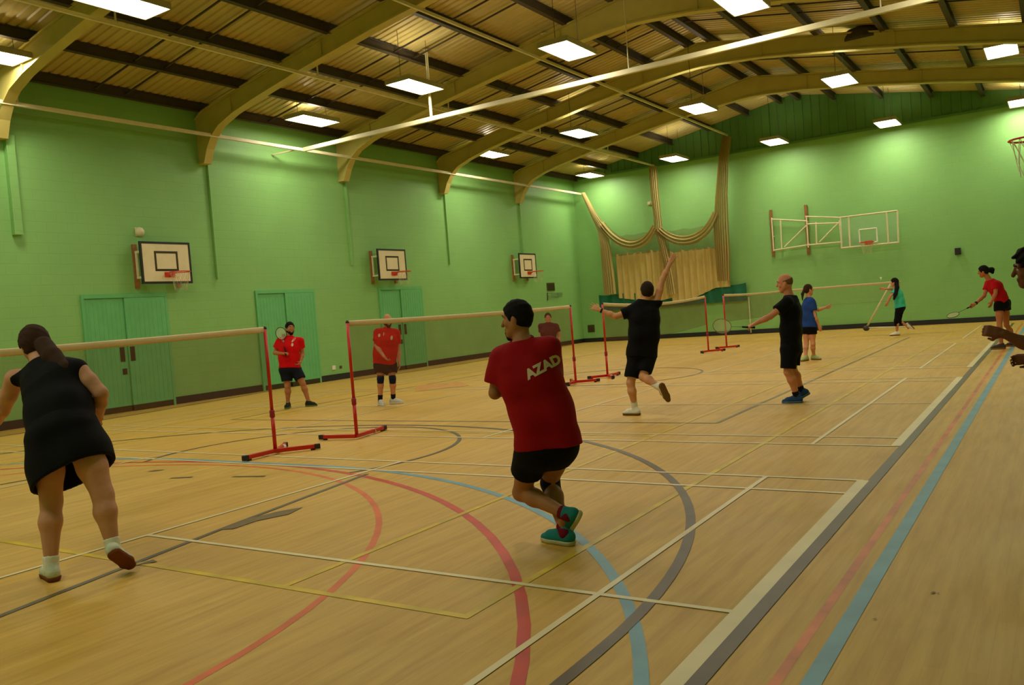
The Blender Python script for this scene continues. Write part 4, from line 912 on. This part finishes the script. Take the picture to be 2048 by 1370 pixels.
def racket(label, grip, head, nrm, c=(40, 36, 34), sc=1.):
    grip = A_(grip); head = A_(head); d = unit(head-grip); n = unit(A_(nrm)-d*np.dot(nrm, d)); la = np.cross(d, n)
    t = thing('badminton_racket', label, 'racket', tuple(grip))
    hl = .125; e0 = head-d*hl
    MB().tube([grip-d*.06, grip-d*.055, grip+d*.11, grip+d*.115], .014, 10, rs=[.016, .014, .0125, .008]).build('handle', cm('racket_grip', (36, 30, 30)), t, True)
    MB().tube([grip+d*.11, e0], .0042, 8).build('shaft', cm('racket_shaft_%d' % c[0], c, .35, None), t, True)
    MB().tube([head+d*hl*math.cos(a)+la*.098*math.sin(a) for a in np.linspace(0, 2*math.pi, 33)[:-1]], .006, 8, True).build('frame', cm('racket_frame_%d' % c[0], c, .35, None), t, True)
    s = MB()
    for i in range(-9, 10):
        x = i*.0098
        if abs(x) < .096: q = hl*math.sqrt(1-(x/.098)**2); s.tube([head+la*x-d*q, head+la*x+d*q], .0011, 4)
    for i in range(-11, 12):
        x = i*.0105
        if abs(x) < hl*.98: q = .098*math.sqrt(1-(x/hl)**2); s.tube([head+d*x-la*q, head+d*x+la*q], .0011, 4)
    s.build('strings', cm('racket_strings', (226, 216, 180), .5, None), t)
    return t

def mark(top, poly, name, rgb):
    """small cloth patch laid on a garment: poly = (u, v) corner list about a surface point"""
    pass
def on_garment(top, org, dirs, pts, off=.004):
    me = top.data; bv = BVHTree.FromPolygons([v.co for v in me.vertices], [p.vertices for p in me.polygons]); out = []
    for p in pts:
        o = Vector(p)-Vector(dirs)*.5; hit = bv.ray_cast(o, Vector(dirs)); q = hit[0] if hit[0] is not None else Vector(p); out.append(tuple(q-Vector(dirs)*off))
    return out
def patch(top, c, ux, uy, n, name, rgb, shape, off=.004):
    pts = [A_(c)+A_(ux)*x+A_(uy)*y for x, y in shape]; v = on_garment(top, c, n, pts, off); mb = MB(); ctr = A_(v).mean(0)
    mb.add([tuple(ctr)]+v, [(0, i+1, (i+1) % len(v)+1) for i in range(len(v))]); return mb.build(name, cm('cream_print', rgb, .7, None), top)

DK = ('black_hair', (20, 16, 14))
P_A = person('A', 'woman in black sleeveless top and skirt with brown ponytail, bending away at the left edge', dict(h=.0065, W=(.20, .185, .19, .165), D=(.15, .135, .14, .10), ls=1.22, arm=.98, hs=1.06,
    skin=('fair_skin_a', (196, 140, 108)), hair=('brown_hair', (58, 36, 22)), hairth=.022, tail=(.06, .062, .055, .025), top=('tank_top', 'black_jersey', (8, 8, 10), .016, 0), hemdrop=.02,
    bottom=('skirt', 'black_skirt_cloth', (7, 7, 8), .02), sock=('white_sock', (226, 222, 206), .06), shoe=('white_green_shoe', (206, 208, 186)), sole=('dark_gum_sole', (118, 62, 30)), fold=.003))
P_B = person('B', 'man in red shirt and black shorts seen from behind, lunging in the middle foreground', dict(h=.006, skin=('brown_skin_b', (164, 110, 70)), hair=DK, hairth=.014, beard='goatee', hs=.98,
    W=(.185, .17, .185, .165), D=(.118, .115, .125, .095), ls=1.02, top=('shirt', 'red_jersey', (150, 6, 14), .022, .72), hemdrop=.045, hemside=.12, collar=True, fold=.005,
    bottom=('shorts', 'black_shorts_cloth', (8, 8, 10), .018, .52), sock=('dark_red_sock', (110, 14, 36), .035), shoe=('teal_shoe', (34, 120, 118)), sole=('grey_sole', (190, 180, 140)), kneepads='R', shortR=.25, curlL=1.0, curlR=1.0))
P_C = person('C', 'man in black leaping with right arm raised high, seen from behind', dict(h=.007, skin=('fair_skin_c', (206, 146, 104)), hair=('dark_brown_hair', (42, 30, 20)), hs=1.05,
    W=(.18, .172, .18, .16), D=(.12, .118, .125, .095), top=('t_shirt', 'black_tee', (8, 8, 9), .022, .62), hemdrop=.09, bottom=('shorts', 'black_shorts_cloth', (8, 8, 10), .02, .8),
    sock=('white_sock', (226, 222, 206), .13), shoe=('white_shoe', (226, 222, 204)), sole=('brown_sole', (116, 82, 36)), curlR=.25, curlL=.3, palmR='front', palmL='front', spreadL=1., spreadR=.8, bands=(('L', .035),)))
P_D = person('D', 'bald man in black standing in profile, holding a racket out to the left', dict(h=.007, skin=('pink_skin_d', (210, 138, 104)), hair=('grey_brown_hair', (112, 84, 58)), style='bald', hs=1.06,
    W=(.17, .155, .17, .15), D=(.10, .096, .106, .085), top=('t_shirt', 'black_tee', (8, 8, 9), .022, .62), hemdrop=.11, collar=True, bottom=('shorts', 'black_shorts_cloth', (8, 8, 10), .02, .85),
    sock=('black_sock', (20, 20, 26), .07), shoe=('blue_shoe', (44, 74, 116)), sole=('grey_blue_sole', (92, 110, 130)), curlL=1.25, palmL=(.3, .5, -.8)))
P_E = person('E', 'girl in blue shirt and black shorts with ponytail, behind the bald man', dict(h=.0075, skin=('fair_skin_e', (216, 148, 112)), hair=('brown_hair', (58, 36, 22)), tail=(.03, .03, .012), hs=.98, ls=.86,
    W=(.155, .132, .15, .14), D=(.105, .092, .105, .08), top=('t_shirt', 'blue_tee', (34, 66, 138), .02, .6), hemdrop=.05, bottom=('shorts', 'black_shorts_cloth', (8, 8, 10), .016, .4),
    shoe=('green_white_shoe', (170, 190, 120)), spreadL=.5))
P_F = person('F', 'girl in turquoise top and black leggings with long dark hair by the back wall', dict(h=.0085, skin=('fair_skin_f', (206, 140, 104)), hair=DK, tail=(.06, .06, .055, .03), hairth=.018, hs=1.0, ls=.88,
    W=(.155, .132, .15, .14), D=(.105, .092, .105, .08), top=('t_shirt', 'turquoise_tee', (66, 190, 160), .02, .55), hemdrop=.04, bottom=('leggings', 'black_shorts_cloth', (8, 8, 10), .008, 1.35),
    shoe=('white_shoe', (226, 222, 204)), sole=('brown_sole', (116, 82, 36))))
P_G = person('G', 'woman in red shirt and black shorts stooping with a lowered racket near the right edge', dict(h=.0075, skin=('tan_skin_g', (186, 112, 74)), hair=DK, tail=(.05, .055, .03), hs=.98, ls=.9,
    W=(.16, .138, .155, .14), D=(.108, .096, .11, .085), top=('shirt', 'crimson_jersey', (186, 6, 16), .018, .55), hemdrop=.0, collar=True, bottom=('shorts', 'black_shorts_cloth', (8, 8, 10), .018, .3),
    shoe=('dark_shoe', (70, 60, 56)), bands=(('R', .05),), curlR=1.25))
P_H = person('H', 'dark-haired man in profile at the right edge, arm stretched forward', dict(h=.0065, skin=('dark_skin_h', (112, 66, 42)), hair=DK, style='curly', hairth=.028, hs=1.04,
    top=('shirt', 'white_tee', (206, 204, 196), .02, .5), hemdrop=.08, bottom=('shorts', 'black_shorts_cloth', (8, 8, 10), .02, .8), shoe=('dark_shoe', (70, 60, 56)), curlL=1.3, curlR=1.1,
    bands=(('R', .05),), bandm=('white_band', (214, 210, 196))))
P_M = person('M', 'bearded man in red striped shirt and dark shorts standing right of the nearest net', dict(h=.0075, skin=('tan_skin_m', (176, 116, 76)), hair=DK, beard=True, hs=1.02,
    W=(.18, .168, .18, .16), D=(.12, .118, .125, .095), top=('shirt', 'bright_red_jersey', (206, 6, 12), .02, .6), hemdrop=.03, collar=True, bottom=('shorts', 'navy_shorts_cloth', (18, 22, 34), .02, .7),
    shoe=('black_green_shoe', (36, 40, 26)), sole=('green_sole', (96, 110, 40)), curlR=1.2, curlL=.8))
P_N = person('N', 'balding man in red shirt with knee pads standing behind the second net', dict(h=.0075, skin=('fair_skin_n', (200, 134, 96)), hair=('dark_brown_hair', (42, 30, 20)), style='bald', hs=1.03, beard=True,
    W=(.185, .185, .19, .165), D=(.125, .14, .135, .098), top=('shirt', 'bright_red_jersey', (206, 6, 12), .02, .6), hemdrop=.03, collar=True, bottom=('shorts', 'dark_plum_shorts_cloth', (38, 22, 34), .022, .62),
    sock=('black_sock', (20, 20, 26), .1), shoe=('white_black_shoe', (196, 192, 180)), sole=('white_sole', (220, 214, 196)), kneepads='LR', curlR=.9))
P_O = person('O', 'player in maroon shirt at the far end of the second net, facing the camera', dict(h=.0075, skin=('fair_skin_o', (206, 140, 104)), hair=('brown_hair', (58, 36, 22)), hs=.96, ls=.92,
    W=(.165, .15, .165, .15), top=('shirt', 'maroon_tee', (84, 18, 34), .018, .6), hemdrop=.05, collar=True, bottom=('shorts', 'black_shorts_cloth', (8, 8, 10), .02, .7), shoe=('dark_shoe', (70, 60, 56))))

# rackets in hands
def grip_point(J, s, d=.075): return J['wr'+s]+unit(J['hd'+s])*d
J = P_D[2]; racket('racket held out by the bald man in black', grip_point(J, 'L')+A_([0, 0, -.02]), J['rkh'], (.35, -.9, .2), (150, 140, 104))
J = P_G[2]; racket('black racket lowered by the woman in red near the right edge', grip_point(J, 'R'), J['rkh'], (.1, -.3, .9))
J = P_M[2]; racket('dark racket held up at the shoulder of the bearded man in red', grip_point(J, 'R'), J['rkh'], (.7, -.6, .0))

# letters across the back of the red shirt
top = P_B[1]
cu = bpy.data.curves.new('lettering', 'FONT'); cu.body = 'AZAD'; cu.align_x = 'CENTER'; cu.align_y = 'CENTER'; cu.size = .084; cu.offset = .0045; cu.space_character = 1.06; cu.resolution_u = 3
to = bpy.data.objects.new('lettering_source', cu); COL.objects.link(to)
dg = bpy.context.evaluated_depsgraph_get(); tm = bpy.data.meshes.new_from_object(to.evaluated_get(dg)); 
import bmesh
bm = bmesh.new(); bm.from_mesh(tm); bmesh.ops.subdivide_edges(bm, edges=[e for e in bm.edges if e.calc_length() > .012], cuts=3, use_grid_fill=True); bmesh.ops.triangulate(bm, faces=bm.faces[:])
VT = [v.co.copy() for v in bm.verts]; FT = [tuple(v.index for v in f.verts) for f in bm.faces]; bm.verts.index_update(); bm.free()
bpy.data.objects.remove(to); bpy.data.curves.remove(cu)
pc, px, nrm = [A_(q) for q in LETTERS]
ux = unit(px-nrm*(px@nrm)); uy = np.cross(-nrm, ux); uy = unit(uy); uy = uy if uy[2] > 0 else -uy
v = on_garment(top, pc, nrm, [pc+ux*a.x+uy*a.y for a in VT], .004)
MB().add(v, FT).build('printed_lettering', cm('cream_print', (206, 186, 150), .7, None), top)
# pale stripes and badges on the two red polo shirts
oval = [(math.cos(a), math.sin(a)) for a in np.linspace(0, 2*math.pi, 13)[:-1]]
for key, PP, items in (('M', P_M, ((-.11, .13, .018, .055, .5), (.10, .13, .018, .055, -.6), (.085, .035, .02, .035, 0))), ('N', P_N, ((-.13, .10, .022, .03, 0), (.10, .075, .02, .04, 0), (-.05, .13, .009, .035, 0)))):
    _, tp_, J, rc, up, fr = PP
    for a, b, rx, ry, rot in items:
        cc = J['chest']-rc*a*-1*(-1)+up*b; cc = J['chest']-rc*a+up*b if False else J['chest']+(-rc)*a+up*b
        c_, s_ = math.cos(rot), math.sin(rot)
        patch(tp_, cc, -rc, up, -fr, 'badge' if rot == 0 else 'shoulder_stripe', (206, 186, 150), [(x*rx*c_-y*ry*s_, x*rx*s_+y*ry*c_) for x, y in oval])

# ------------------------------------------------------------------ camera, world, colour management
cam = bpy.data.cameras.new('camera'); co = bpy.data.objects.new('camera', cam); COL.objects.link(co); SC.camera = co
cam.sensor_width = 36; cam.lens = 1692.0/2048*36; cam.clip_start = .05; cam.clip_end = 200
ya, pi_, ro = [math.radians(a) for a in (33.095, -2.025, -4.408)]
fw = Vector((-math.sin(ya)*math.cos(pi_), math.cos(ya)*math.cos(pi_), math.sin(pi_)))
ri = fw.cross(Vector((0, 0, 1))).normalized(); upv = ri.cross(fw)
r2 = ri*math.cos(ro)+upv*math.sin(ro); u2 = -ri*math.sin(ro)+upv*math.cos(ro)
co.matrix_world = Matrix(((r2.x, u2.x, -fw.x, 0), (r2.y, u2.y, -fw.y, 0), (r2.z, u2.z, -fw.z, 1.522), (0, 0, 0, 1)))
w = bpy.data.worlds.new('world'); SC.world = w; w.use_nodes = True; w.node_tree.nodes['Background'].inputs[0].default_value = (.02, .02, .015, 1); w.node_tree.nodes['Background'].inputs[1].default_value = .3
vs = SC.view_settings; vs.view_transform = 'Standard'; vs.look = 'None'; vs.gamma = 1; vs.exposure = EXPO; vs.use_curve_mapping = False
SC.cycles.max_bounces = 8; SC.cycles.transparent_max_bounces = 24
